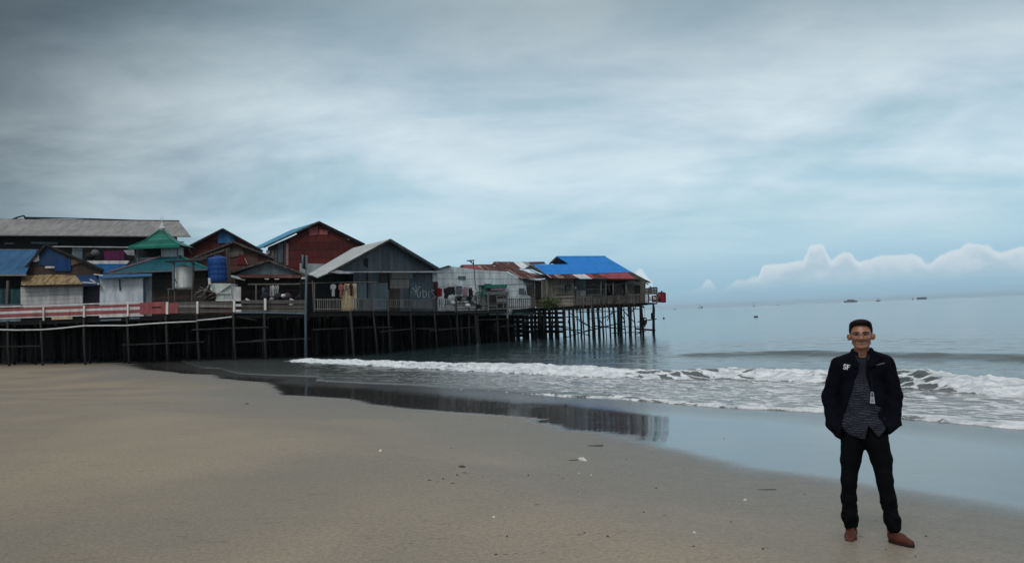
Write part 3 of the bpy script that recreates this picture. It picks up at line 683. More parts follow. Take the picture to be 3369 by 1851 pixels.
# --- mosque pavilion
Dm = 70
r = house('mosque', 'small prayer house with tiered green pyramid roofs and silver onion finial', P(520, 1040, Dm), 'mosque')
def pyr(cx, D, yb, yt, halfb, halft, k, mats, name, midfrac=None):
    A = [Q(k, cx - halfb, yb, D - 0)]; s_ = halfb / 2.3586 / F * D; t_ = halft / 2.3586 / F * D
    c0 = Q(k, cx, yb, D); zt = Q(k, cx, yt, D).z; zb = c0.z
    cy = D + s_ * .8
    lv = [(s_, zb)] + ([(s_ * .52 + t_ * .1, zb + (zt - zb) * .36)] if midfrac else []) + [(t_, zt)]
    faces = []
    for (ra, za), (rb, zb_) in zip(lv[:-1], lv[1:]):
        ya, yb2 = ra * .8, rb * .8
        cn = [(-1, -1), (1, -1), (1, 1), (-1, 1)]
        for i in range(4):
            j = (i + 1) % 4
            faces.append([Vector((c0.x + cn[i][0] * ra, cy + cn[i][1] * ya, za)), Vector((c0.x + cn[j][0] * ra, cy + cn[j][1] * ya, za)), Vector((c0.x + cn[j][0] * rb, cy + cn[j][1] * yb2, zb_)), Vector((c0.x + cn[i][0] * rb, cy + cn[i][1] * yb2, zb_))])
    mb = MB()
    for f_ in faces: mb.add(f_, [[0, 1, 2, 3]])
    lo = faces[0:4]
    mb.add([f_[0] for f_ in lo], [[3, 2, 1, 0]])
    mb.build(name, mats, r)
    return c0, cy, lv, faces
c0, cy, lv, fc_ = pyr(1222, Dm, 545, 418, 392, 80, k1, M_TEALB, 'roof')
# hips of the lower roof
for i, mm in ((0, M_PINK), (1, M_TEALP)):
    a, b_ = (fc_[0][0], fc_[0][3]) if i == 0 else (fc_[0][1], fc_[0][2])
    MB().bar(a + Vector((0, -.05, .05)), b_ + Vector((0, -.05, .05)), .26 if i == 0 else .14, .12).build('hip_ridge', mm, r)
MB().bar(fc_[0][0] + Vector((0, -.03, -.03)), fc_[0][1] + Vector((0, -.03, -.03)), .06, .14).build('fascia', M_GPANEL, r)
wallp(r, 'wall', hwall(k1, [(870, 545), (1600, 545), (1600, 1000), (870, 1000)], Dm + 1.3), M_DARKH, 7)
dz = lv[-1][1]
mb = MB(); hw = 70 / 2.3586 / F * Dm
mb.box((c0.x - .05, cy, dz + .38), (hw * 2, hw * 1.6, 1.0)); mb.build('drum', surf('pale_blue_plaster', (.42, .47, .50), .08), r)
MB().prism([Q(k1, a, b, cy - hw * .8 - .03) for a, b in ((1185, 375), (1200, 369), (1225, 372), (1215, 380))], (0, .04, 0)).build('vent', M_DUSK, r)
for sx in (-1, 1):
    q = Q(k1, 1222 + sx * 155, 345, cy - 1.0)
    MB().bar(q, Vector((q.x, q.y, dz - .5)), .12).build('post', M_GPANEL, r)
wallp(r, 'gallery_wall', hwall(k1, [(1055, 350), (1385, 350), (1385, 430), (1055, 440)], cy + 1.3), M_DUSK, .3)
cu, cyu, lvu, fu = pyr(1196, cy - 1.6, 350, 216, 198, 18, k1, M_TEAL, 'upper_roof', True)
for i in (0, 1):
    a, b_, c_ = (fu[0][0], fu[0][3], fu[4][3]) if i == 0 else (fu[0][1], fu[0][2], fu[4][2])
    MB().bar(a + Vector((0, -.03, .03)), b_ + Vector((0, -.03, .03)), .12, .1).build('hip_ridge', M_TEALP, r); MB().bar(b_ + Vector((0, -.03, .03)), c_ + Vector((0, -.03, .03)), .12, .1).build('hip_ridge', M_TEALP, r)
MB().bar(fu[0][0] + Vector((0, -.03, -.1)), fu[0][1] + Vector((0, -.03, -.1)), .08, .22).build('fascia', M_TEALP, r)
tz = lvu[-1][1]; sc_ = 1 / 2.3586 / F * cyu
fin = MB().lathe((cu.x - .0, cyu, tz - .05), [(18 * sc_, 0), (17 * sc_, 6 * sc_), (25 * sc_, 12 * sc_), (29 * sc_, 22 * sc_), (24 * sc_, 32 * sc_), (14 * sc_, 38 * sc_), (15 * sc_, 46 * sc_), (10 * sc_, 56 * sc_), (3 * sc_, 64 * sc_), (2.4 * sc_, 95 * sc_), (.5 * sc_, 100 * sc_)], 20).build('finial', M_STEEL, r, True)
cr = [Vector((cu.x + math.sin(a) * 11 * sc_, cyu, tz - .05 + (108 - math.cos(a) * 11) * sc_)) for a in np.linspace(-2.5, 2.3, 12)]
MB().tube(cr, [.3 * sc_] + [1.6 * sc_] * 10 + [.3 * sc_], 5).build('crescent', M_STEEL, fin, True)

# --- front-left hut with blue roof, dark gable and yellow awning
Dh = 67
r = house('front_hut', 'dark hut with blue roof left, tarpaulin gable and rust stained yellow awning', P(150, 1055, Dh))
slab(r, 'roof', [Q(k1, -400, 572, Dh - 1.2), Q(k1, 195, 572, Dh - 1.2), Q(k1, 290, 378, Dh + 3), Q(k1, -400, 378, Dh + 3)], M_BLUED, .1)
wallp(r, 'ridge_cap', hwall(k1, [(-400, 372), (290, 376), (290, 388), (-400, 384)], Dh + 2.9), M_GPANEL, .3)
wallp(r, 'fascia', hwall(k1, [(-400, 572), (205, 570), (205, 584), (-400, 582)], Dh - 1.3), M_TAUPE, .08)
gable(r, Q(k1, 355, 335, Dh), Q(k1, 195, 520, Dh), Q(k1, 810, 535, Dh), (-2.6, 5, 0), M_DROOF, M_DROOF, .1, M_DROOF)
wallp(r, 'gable_wall', hwall(k1, [(355, 350), (790, 540), (780, 580), (200, 580), (205, 530)], Dh + .35), M_BROWNP, 5)
wallp(r, 'tarpaulin', hwall(k1, [(300, 395), (355, 355), (470, 410), (545, 450), (550, 548), (420, 545), (420, 500), (300, 500)], Dh + .25), M_BLUEC, .05)
wallp(r, 'patch', hwall(k1, [(425, 455), (548, 455), (548, 545), (425, 545)], Dh + .2), surf('deep_blue_sheet', (.010, .04, .14), .2), .04)
wallp(r, 'patch', hwall(k1, [(250, 470), (300, 405), (302, 465), (275, 475)], Dh + .15), M_WHITE, .04)
wallp(r, 'patch', hwall(k1, [(350, 508), (422, 508), (422, 522), (350, 522)], Dh + .15), M_WHITE, .04)
wallp(r, 'patch', hwall(k1, [(552, 455), (640, 455), (640, 480), (552, 500)], Dh + .2), surf('mud_brown_sheet', (.11, .07, .045), .3), .04)
slab(r, 'awning', [Q(k1, 163, 662, Dh - 1.6), Q(k1, 645, 650, Dh - 1.6), Q(k1, 588, 578, Dh + .2), Q(k1, 370, 572, Dh + .2), Q(k1, 165, 582, Dh + .2)], M_YEL, .05)
MB().bar(Q(k1, 163, 663, Dh - 1.65), Q(k1, 645, 653, Dh - 1.65), .06, .14).build('beam', M_DUSK, r)
slab(r, 'awning', [Q(k1, 630, 650, Dh - 1.4), Q(k1, 780, 658, Dh - 1.4), Q(k1, 740, 575, Dh + .2), Q(k1, 590, 580, Dh + .2)], M_BLUEC, .05, 'blue sheeting end of the awning')
for a, b_, c_, d_ in ((640, 632, 770, 640), (700, 610, 770, 650), (730, 570, 800, 580)): MB().bar(Q(k1, a, b_, Dh - 1.5), Q(k1, c_, d_, Dh - 1.5), .1, .08).build('loose_board', M_WHITE, r)
wallp(r, 'front_wall', hwall(k1, [(160, 668), (640, 660), (640, 880), (160, 880)], Dh - 1.0), M_WPLANK, .12)
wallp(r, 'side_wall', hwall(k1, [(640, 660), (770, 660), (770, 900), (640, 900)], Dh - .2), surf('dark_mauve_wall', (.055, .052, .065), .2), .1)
wallp(r, 'porch_shade_wall', hwall(k1, [(-400, 580), (165, 580), (165, 860), (-400, 860)], Dh + 1.5), M_DUSK, 4)  # open porch's shade put into this wall's near-black colour
wallp(r, 'porch_screen', hwall(k1, [(-400, 680), (158, 685), (158, 805), (-400, 805)], Dh - .9), surf('dark_teal_slats', (.018, .055, .06), .5, 'u', .22, groove=.9), .08)
MB().bar(Q(k1, 62, 620, Dh - 1), Q(k1, 55, 800, Dh - 1), .16).build('post', M_POST, r)
wallp(r, 'porch_sill', hwall(k1, [(-400, 805), (165, 803), (165, 826), (-400, 826)], Dh - 1.2), M_GPANEL, .15)
MB().lathe(Q(k1, 662, 755, Dh - .5) - Vector((0, 0, .25)), [(.05, 0), (.22, .05), (.27, .25), (.22, .45), (.05, .5)], 12).build('wall_stain', M_DUSK, r, True) if False else None

# --- white shack in front of the prayer house
Dw = 66
r = house('white_shack', 'plain white shack with dull blue awning in front of the prayer house', P(400, 1045, Dw), 'shack')
wallp(r, 'front_wall', hwall(k1, [(775, 600), (1108, 598), (1112, 900), (772, 900)], Dw), surf('white_panel', (.50, .53, .56), .06, None, dirt=.15, dcol=(.35, .38, .4)), .1)
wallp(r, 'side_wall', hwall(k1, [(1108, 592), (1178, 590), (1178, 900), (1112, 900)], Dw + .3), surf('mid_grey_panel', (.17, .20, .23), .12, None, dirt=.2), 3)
slab(r, 'awning', [Q(k1, 765, 600, Dw - .7), Q(k1, 1182, 582, Dw - .7), Q(k1, 1175, 565, Dw + .6), Q(k1, 765, 572, Dw + .6)], M_BLUED, .06)
MB().bar(Q(k1, 928, 610, Dw - .1), Q(k1, 932, 698, Dw - .1), .07).build('hanging_chain', M_DUSK, r)

# --- red gable houses behind
D5 = 76
r = house('rust_red_house', 'rust red gabled house with blue sheet patch behind the blue tank', P(730, 1040, D5))
gable(r, Q(k2, 550, 215, D5), Q(k2, 205, 392, D5), Q(k2, 862, 388, D5), (-3.0, 7, 0), M_OLD, M_DROOF, .12, M_DROOF)
wallp(r, 'wall', hwall(k2, [(550, 230), (850, 390), (850, 900), (240, 900), (230, 392)], D5 + .5), M_RWALL, 6)
wallp(r, 'patch', hwall(k2, [(515, 248), (552, 230), (628, 272), (640, 310), (600, 328), (512, 330)], D5 + .42), surf('mid_blue_sheet', (.03, .12, .27), .2), .05)
MB().bar(Q(k2, 275, 360, D5), Q(k2, 312, 420, D5 + .3), .12).build('strut', M_BROWNP, r)
D6 = 72
r = house('brown_house', 'brown rusted gabled house directly behind the blue tank and grey porch', P(760, 1040, D6))
gable(r, Q(k2, 632, 315, D6), Q(k2, 200, 488, D6), Q(k2, 960, 445, D6), (-2.3, 5, 0), M_DROOF, M_DROOF, .12, M_OLD)
wallp(r, 'wall', hwall(k2, [(632, 330), (940, 450), (940, 940), (330, 940), (320, 445)], D6 + .5), surf('brown_rust_wall', (.085, .035, .028), .35, 'v', .7, groove=.4, rust=.4, patch=(.10, .06, .05)), 5)
wallp(r, 'patch', hwall(k2, [(590, 372), (700, 372), (712, 420), (620, 440), (590, 430)], D6 + .42), surf('grey_brown_boards', (.10, .085, .075), .3, 'v', .2), .05)
wallp(r, 'patch', hwall(k2, [(672, 420), (715, 420), (745, 495), (655, 498)], D6 + .40), surf('deep_red_sheet', (.10, .012, .015), .2), .05)
MB().bar(Q(k2, 720, 445, D6 + .3), Q(k2, 745, 495, D6 + .3), .08).build('strip', M_RUSTL, r)
MB().bar(Q(k2, 300, 470, D6 - 1), Q(k2, 600, 370, D6 - 1), .12, .16).build('rafter', M_OLD, r)
D4 = 82
r = house('big_red_house', 'tall dark red sheet-metal gabled house with pale blue roof on its left', P(1010, 1035, D4))
A4 = Q(k2, 1295, 160, D4); L4 = Q(k2, 868, 357, D4); R4 = Q(k3, 708, 176, D4)
vb = Pz(*k2(1080, 226), A4.z) - A4
slab(r, 'roof', [L4, A4, A4 + vb, L4 + vb * .35 + Vector((-.9, 1.5, .15)), ], M_BLUEL, .1)
slab(r, 'roof', [R4, A4, A4 + vb, R4 + vb], M_OLD, .12)
MB().bar(A4 + Vector((0, -.05, -.06)), R4 + Vector((0, -.05, -.06)), .08, .2).build('fascia', M_DUSK, r); MB().bar(L4 + Vector((0, -.05, -.06)), A4 + Vector((0, -.05, -.06)), .08, .16).build('fascia', M_OLD, r)
wallp(r, 'wall', [(k2, 1295, 180, D4 + .5), (k3, 690, 182, D4 + .5), (k3, 690, 460, D4 + .5), (k2, 1060, 640, D4 + .5), (k2, 1060, 290, D4 + .5)], M_RWALL, 6)
wallp(r, 'side_wall', hwall(k2, [(1060, 290), (1060, 560), (900, 560), (895, 385), (900, 360)], D4 + .6), M_DVERT, 4)
for x0_, x1_, y0_, y1_, m_ in ((975, 1015, 330, 480, M_GSHEET), (1040, 1058, 330, 500, M_RUSTL), (885, 912, 385, 412, M_WHITE), (925, 945, 385, 430, M_RUSTL), (950, 970, 380, 470, M_GSHEET)):
    wallp(r, 'patch', hwall(k2, [(x0_, y0_), (x1_, y0_), (x1_, y1_), (x0_, y1_)], D4 + .5), m_, .05)
wallp(r, 'patch', hwall(k2, [(1215, 205), (1285, 195), (1290, 262), (1220, 272)], D4 + .42), surf('pinkish_rust_sheet', (.26, .085, .075), .35, None, rust=.35), .05)
wallp(r, 'patch', hwall(k2, [(1300, 225), (1365, 230), (1362, 265), (1295, 262)], D4 + .42), surf('pinkish_rust_sheet', (.26, .085, .075), .35), .05)
wallp(r, 'patch', hwall(k3, [(540, 122), (580, 118), (585, 136), (550, 138)], D4 + .42), M_WHITE, .05)
wallp(r, 'lower_wall', hwall(k2, [(1145, 485), (1345, 490), (1345, 720), (1145, 700)], D4 - 2), surf('pale_grey_render', (.25, .29, .30), .15, None, dirt=.15), .15)

# --- low grey gable with the dark board porch
D7 = 66
r = house('porch_house', 'low house with grey-blue gable over a dark board porch and laundry', P(900, 1030, D7))
gable(r, Q(k2, 905, 458, D7), Q(k2, 610, 552, D7), Q(k2, 1262, 598, D7), (-2.2, 6, 0), M_DROOF, M_DROOF, .12, M_OLD)
wallp(r, 'gable_wall', hwall(k2, [(905, 470), (1145, 572), (650, 572)], D7 + .4), M_GPANEL, 5)
slab(r, 'eave_roof', [Q(k2, 690, 592, D7 - 1.2), Q(k2, 1215, 598, D7 - 1.2), Q(k2, 1190, 572, D7 + .3), Q(k2, 640, 570, D7 + .3)], M_RUST, .05)
for a, b_ in ((870, 900), (945, 980)): slab(r, 'roof_sheet', [Q(k2, a + 8, 608, D7 - 1.26), Q(k2, b_ + 8, 608, D7 - 1.26), Q(k2, b_ - 18, 582, D7 - .2), Q(k2, a - 14, 582, D7 - .2)], M_WHITE, .03)
slab(r, 'roof_sheet', [Q(k2, 612, 592, D7 - 1.1), Q(k2, 722, 615, D7 - 1.1), Q(k2, 722, 598, D7 - .6), Q(k2, 612, 575, D7 - .6)], M_ZINC, .04)
wallp(r, 'wall', hwall(k2, [(640, 590), (1200, 592), (1200, 900), (640, 900)], D7 + .5), M_DARKH, 5)
wallp(r, 'board', hwall(k2, [(745, 642), (1240, 640), (1240, 650), (745, 653)], D7 - 1.2), M_POST, .06)
MB().bar(Q(k2, 808, 652, D7 - 1.2), Q(k2, 808, 800, D7 - 1.2), .1).build('post', M_POST, r); MB().bar(Q(k2, 640, 600, D7 - 1), Q(k2, 640, 680, D7 - 1), .1).build('post', M_POST, r)

# --- grey gabled shack with the graffiti
DL, DR = 61.5, 71.5
def D3(px): return 1 / (1 / DL + (px - 1115) / (1440 - 1115) * (1 / DR - 1 / DL))
def w3(x, y, dd=0.0): a, b = k3(x, y); return P(a, b, D3(a) + dd)
r = house('grey_gabled_shack', 'grey sheet-metal shack with big gable, zinc roof and painted writing', w3(900, 800))
A3 = w3(945, 128, -.9); L3 = w3(372, 440, -.9); R3 = w3(1400, 400, -.9)
vb = Pz(*k3(600, 212), A3.z) - A3
slab(r, 'roof', [L3, A3, A3 + vb, w3(185, 455, 3.2), w3(262, 486, -.2)], M_ZINC, .06)
slab(r, 'roof', [R3, A3, A3 + vb, R3 + vb], M_GREYROOF, .14)
MB().bar(L3 + Vector((0, -.05, -.08)), A3 + Vector((0, -.05, -.08)), .06, .14).build('fascia', M_OLD, r); MB().bar(A3 + Vector((0, -.05, -.1)), R3 + Vector((0, -.05, -.1)), .08, .2).build('fascia', M_GSHEET, r)
n3 = Vector((.03, .12, 0))
def pr3(name, pts, mat, dd=0.0, th=.1, lab=None):
    return MB().prism([w3(a, b, dd) for a, b in pts], (-th * .5, th, 0)).build(name, mat, r, label=lab)
pr3('gable_wall', [(945, 150), (1385, 405), (1385, 425), (470, 425), (470, 415)], M_GSHEET, 0, 6)
pr3('front_wall', [(600, 425), (1383, 425), (1385, 800), (600, 800)], M_GSHEET, .15, 6)
pr3('porch_shade_wall', [(110, 478), (605, 440), (605, 850), (110, 850)], M_DUSK, 1.6, .2)  # near-black colour carries the shade of the recessed porch
pr3('eave_strip', [(520, 430), (1455, 428), (1455, 442), (520, 440)], M_ZINC, -1.0, .5)
pr3('loose_sheet', [(385, 440), (455, 420), (520, 430), (610, 448), (560, 452), (460, 452)], M_WHITE, -1.1, .04, 'torn white sheet fluttering at the eave')
for pts_, m_ in (([(960, 445), (1150, 443), (1152, 502), (955, 503)], M_TAUPE), ([(945, 508), (1122, 508), (1122, 585), (942, 588)], M_TAUPE), ([(640, 545), (735, 542), (735, 690), (635, 690)], M_GPANEL), ([(775, 540), (925, 535), (925, 690), (775, 690)], M_GPANEL),
                ([(945, 592), (1035, 590), (1035, 800), (945, 800)], M_BROWNP), ([(1350, 530), (1388, 530), (1388, 690), (1350, 690)], M_RWALL), ([(845, 445), (920, 445), (920, 535), (845, 540)], M_DARKH), ([(1338, 445), (1380, 443), (1382, 525), (1340, 527)], M_WSHEET), ([(1128, 530), (1345, 530), (1350, 690), (1125, 690)], surf('slate_panel', (.075, .10, .12), .15))):
    pr3('panel', pts_, m_, .06, .05)
for pts_ in (([(730, 440), (738, 440), (738, 700), (730, 700)]), ([(925, 445), (940, 445), (938, 700), (925, 700)])): pr3('batten', pts_, M_DUSK, .0, .05)
pr3('vent', [(700, 310), (740, 310), (740, 400), (700, 370)], M_DUSK, -.06, .04)
# painted writing
def stroke(mb, pts, w_, k, Dfun):
    for a, b_ in zip(pts[:-1], pts[1:]):
        va, vb_ = Vector(a), Vector(b_); t = (vb_ - va); t = Vector((t.x, t.y)); 
        if t.length < 1e-6: continue
        t.normalize(); n_ = Vector((-t.y, t.x)) * w_ / 2; va2 = va - t * w_ * .3; vb2 = vb_ + t * w_ * .3
        mb.prism([Dfun(*(va2 + n_)), Dfun(*(vb2 + n_)), Dfun(*(vb2 - n_)), Dfun(*(va2 - n_))], (0, .02, 0))
def arc(cx, cy, rx, ry, a0, a1, n=10): return [(cx + rx * math.cos(R(a)), cy + ry * math.sin(R(a))) for a in np.linspace(a0, a1, n)]
mb = MB(); W3 = lambda a, b: w3(a, b, .02)
stroke(mb, [(1148, 592), (1158, 586), (1168, 600)] + arc(1186, 592, 20, 26, 150, 20), 5, k3, W3)
stroke(mb, [(1204, 600), (1206, 580), (1214, 574), (1228, 576)], 5, k3, W3)
stroke(mb, [(1183, 560), (1187, 600), (1183, 645)], 5, k3, W3); stroke(mb, [(1138, 622), (1150, 628)], 4, k3, W3)
stroke(mb, [(1196, 628)] + arc(1210, 655, 13, 14, 170, 10) + [(1225, 618)], 4, k3, W3)
stroke(mb, [(1248, 612), (1250, 674)] + arc(1252, 643, 30, 31, 88, -88), 4, k3, W3)
stroke(mb, [(1303, 612), (1305, 680)], 4, k3, W3)
stroke(mb, [(1356, 612), (1342, 602), (1330, 615), (1336, 634), (1355, 650), (1366, 668), (1352, 682), (1338, 676)], 4, k3, W3)
mb.build('painted_writing', surf('chalky_white_paint', (.5, .52, .53), .2), r)

# --- white long shack with rusty roofs
def D2(px): return 1 / (1 / 73.5 + (px - 1438) / (1765 - 1438) * (1 / 82.5 - 1 / 73.5))
def w2(x, y, dd=0.0): a, b = k4(x, y); return P(a, b, D2(a) + dd)
r = house('white_long_shack', 'long patched white shack with overlapping rusty maroon roof sheets', w2(700, 780), 'shack')
def pr2(name, pts, mat, dd=0.0, th=.1, lab=None): return MB().prism([w2(a, b, dd) for a, b in pts], (-th * .4, th, 0)).build(name, mat, r, label=lab)
pr2('wall', [(130, 350), (260, 322), (380, 335), (600, 362), (880, 378), (1080, 462), (1215, 470), (1215, 860), (130, 860)], M_WSHEET, 0, 5)
for pts_, m_ in (([(340, 540), (405, 540), (405, 632), (340, 632)], M_GPANEL), ([(1035, 565), (1095, 565), (1095, 635), (1035, 630)], M_GPANEL), ([(1080, 465), (1215, 475), (1215, 800), (1170, 800), (1170, 640)], surf('dim_mauve_wall', (.10, .09, .10), .2)), ([(880, 565), (925, 570), (930, 680), (885, 680)], M_WHITE),
                 ([(1120, 555), (1180, 560), (1175, 650), (1130, 640)], M_DARKH), ([(255, 505), (335, 510), (335, 560), (255, 560)], M_WHITE), ([(365, 430), (445, 432), (445, 470), (365, 465)], M_GPANEL)):
    pr2('panel', pts_, m_, -.08, .05)
def rf(pts, m_, dd0=-.7, k_=.035, ybase=460, lab=None, th=.05):
    v = [w2(a, b, dd0 + (ybase - b) * k_) for a, b in pts]
    mb = MB(); mb.prism(v, (0, .03, -th)); return mb.build('roof_sheet', m_, r, label=lab)
rf([(370, 335), (400, 305), (735, 300), (760, 320), (1000, 330), (1100, 385), (1230, 405), (1330, 415), (1400, 445), (1200, 458), (1080, 459), (905, 372), (600, 362), (430, 345)], M_RUST)
rf([(735, 300), (760, 270), (975, 272), (1040, 318), (1060, 345), (1000, 335), (800, 322)], M_RUST, -.5)
rf([(972, 272), (1072, 274), (1130, 318), (1100, 350), (1060, 345)], surf('white_roof_sheet', (.62, .64, .65), .12, None, corr=.12, dirt=.2, dcol=(.35, .33, .32)), -.58)
rf([(1072, 272), (1140, 274), (1165, 306), (1128, 318)], surf('blue_grey_roof_sheet', (.2, .26, .28), .15, None, corr=.12), -.56)
rf([(1140, 273), (1310, 270), (1335, 292), (1180, 300), (1165, 306)], M_RUST, -.5)
rf([(420, 316), (575, 316), (640, 356), (440, 346)], M_PINKR, -.82, lab='faded pink roof sheet')
rf([(575, 314), (605, 314), (645, 352), (635, 357), (590, 328)], M_RUSTL, -.85)
rf([(610, 316), (655, 318), (720, 362), (712, 363), (650, 322)], M_RUSTL, -.83)
for pts_ in ([(885, 366), (935, 364), (1085, 455), (1072, 458), (930, 374)], [(1020, 362), (1085, 362), (1190, 412), (1330, 414), (1330, 420), (1185, 420), (1080, 370)], [(1150, 362), (1165, 362), (1280, 412), (1262, 414)], [(1120, 425), (1130, 422), (1180, 448), (1230, 450), (1225, 456), (1175, 455)], [(1340, 420), (1352, 414), (1400, 440), (1380, 445)], [(775, 280), (785, 278), (812, 300), (803, 302)], [(905, 282), (912, 280), (930, 300), (922, 303)]):
    rf(pts_, M_RUSTL, -.9, th=.03)
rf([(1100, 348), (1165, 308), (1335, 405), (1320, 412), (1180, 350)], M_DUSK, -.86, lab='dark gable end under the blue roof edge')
pr2('eave_roof', [(135, 350), (255, 312), (290, 322), (240, 330), (150, 358)], M_OLD, -.4, .6)
pr2('downpipe', [(1105, 600), (1112, 600), (1112, 640), (1105, 640)], M_DUSK, -.2, .05)

# --- blue-roofed end house
def D1(px): return 1 / (1 / 82.2 + (px - 1760) / 380 * (1 / 85.0 - 1 / 82.2))
def w1(x, y, dd=0.0): a, b = k5(x, y); return P(a, b, D1(a) + dd)
r = house('blue_roofed_house', 'weathered timber house with bright blue sheet roof at the pier tip', w1(900, 720))
def pr1(name, pts, mat, dd=0.0, th=.1, lab=None): return MB().prism([w1(a, b, dd) for a, b in pts], (0, th, 0)).build(name, mat, r, label=lab)
def rb(pts, mat, name='roof', lab=None, dd0=-.7, k_=.022, yb=360, th=.06):
    return MB().prism([w1(a, b, dd0 + (yb - b) * k_) for a, b in pts], (0, .03, -th)).build(name, mat, r, label=lab)
rb([(335, 362), (180, 250), (608, 240), (470, 156), (1032, 154), (1342, 336)], M_BLUE)
MB().bar(w1(468, 154, 3.85), w1(1034, 152, 3.85), .12, .10).build('ridge_cap', M_BLUEL, r)
MB().prism([w1(470, 156, 3.9), w1(1032, 154, 3.9), w1(1342, 336, 8), w1(400, 300, 8)], (0, .05, -.05)).build('roof', M_BLUED, r, label='back slope of the blue roof')
pr1('gable_wall', [(385, 236), (470, 165), (600, 238)], M_DUSK, 3.3, .3)
MB().bar(w1(382, 240, 3.0), w1(470, 158, 3.2), .1, .16).build('fascia', M_OLD, r)
MB().bar(w1(180, 252, 1.7), w1(335, 362, -.75), .08, .12).build('fascia', M_GPANEL, r)
def apr(pts, m_, th=.05): rb(pts, m_, 'eave_sheet', None, -.75, .018, 360, th)
apr([(340, 362), (1300, 340), (1400, 416), (980, 412), (660, 406), (420, 404)], M_RUST)
for pts_, m_ in (([(425, 362), (505, 362), (562, 403), (490, 404)], M_RUSTL), ([(645, 362), (790, 358), (880, 412), (735, 412)], surf('whitish_sheet', (.52, .53, .55), .12, None, corr=.12)), ([(795, 358), (865, 356), (910, 408), (885, 410)], M_PINKR), ([(945, 354), (1290, 344), (1385, 410), (1080, 412), (960, 370)], M_PINKR), ([(340, 360), (360, 360), (410, 402), (390, 402)], M_RUSTL)):
    rb(pts_, m_, 'eave_sheet', None, -.80, .018, 360, .03)
MB().prism([w1(1300, 338, -.4), w1(1345, 336, .5), w1(1560, 455, 3.5), w1(1520, 450, 1.5), w1(1395, 412, -1.0)], (0, .03, -.08)).build('roof', M_OLD, r, label='bare rafter end of the roof')
for a in ((1330, 352, 1545, 448), (1360, 385, 1520, 440), (1490, 455, 1530, 478)): MB().bar(w1(a[0], a[1], -.6), w1(a[2], a[3], .3), .08).build('rafter', M_POST, r)
pr1('front_wall', [(340, 400), (1395, 405), (1500, 470), (1500, 700), (340, 740)], M_GREYH, .1, 5)
pr1('plank_wall', [(425, 412), (662, 408), (685, 728), (440, 742)], M_OLDH, -.35, .3, 'silvery horizontal plank wall')
pr1('plank_end', [(285, 418), (362, 418), (362, 738), (285, 738)], M_VERT, -.2, .15); pr1('plank_end', [(362, 416), (432, 414), (432, 738), (364, 738)], M_VERT, -.26, .15)
pr1('plank_end', [(205, 425), (288, 425), (288, 738), (205, 738)], M_DARKH, .02, .2)
d_ = pr1('door', [(214, 440), (276, 440), (276, 640), (214, 640)], M_DUSK, -.1, .06, 'open dark doorway')
MB().bar(w1(206, 434, -.2), w1(288, 434, -.2), .08).build('door_frame', M_OLDH, d_); MB().bar(w1(210, 434, -.2), w1(210, 650, -.2), .07).build('door_frame', M_OLDH, d_)
w_ = pr1('window', [(558, 485), (625, 482), (625, 545), (560, 548)], M_BROWNP, -.42, .05); pr1('pane', [(578, 498), (612, 498), (612, 535), (580, 535)], M_GPANEL, -.46, .03).parent = w_
for pts_, m_ in (([(680, 432), (805, 428), (805, 535), (680, 535)], M_GPANEL), ([(685, 548), (735, 548), (735, 610), (685, 612)], M_TAUPE), ([(742, 548), (805, 548), (805, 612), (742, 612)], surf('pale_panel', (.36, .34, .31), .1)), ([(680, 430), (735, 430), (735, 535), (680, 535)], M_GSHEET)):
    pr1('panel', pts_, m_, -.02 - .02 * (m_ == M_GSHEET), .05)
pr1('panel', [(675, 505), (695, 505), (695, 530), (675, 530)], M_WHITE, -.3, .05)
pr1('wall_boards', [(810, 420), (1040, 425), (1040, 700), (810, 700)], surf('dim_slate_planks', (.065, .065, .07), .4, 'v', .22), -.0, .06)
for a, b_, c_ in ((815, 530, 1030), (870, 475, 930), (980, 465, 1030), (815, 600, 980)): MB().bar(w1(a, b_, -.1), w1(c_, b_, -.1), .08).build('rail_board', M_TAUPE, r)
pr1('porch_shade_wall', [(1042, 430), (1270, 430), (1270, 620), (1042, 620)], M_DUSK, -.02, .05)  # thin near-black sheet stands in for the open porch's shade
pr1('end_wall', [(1275, 425), (1480, 440), (1495, 480), (1500, 620), (1275, 620)], M_VERT, -.1, .15)
pr1('end_wall_panel', [(1310, 425), (1385, 425), (1420, 455), (1400, 470), (1310, 470)], M_TAUPE, -.14, .05)
d_ = pr1('door', [(1375, 488), (1438, 488), (1438, 620), (1375, 620)], M_DUSK, -.2, .06)
MB().bar(w1(1368, 484, -.25), w1(1445, 484, -.25), .08).build('door_frame', M_POST, d_); MB().bar(w1(1442, 484, -.25), w1(1442, 620, -.25), .07).build('door_frame', M_POST, d_)
for a in (980, 1038, 1122, 1272): MB().tube([w1(a, 450 if a != 980 else 440, -1.3), w1(a + 3, 720, -1.3)], .055, 6).build('porch_post', M_POST, r, True)
MB().bar(w1(1038, 478, -1.3), w1(1160, 478, -1.3), .06).build('porch_beam', M_POST, r); MB().bar(w1(1160, 480, -1.2), w1(1360, 448, -1.2), .06).build('porch_beam', M_POST, r)
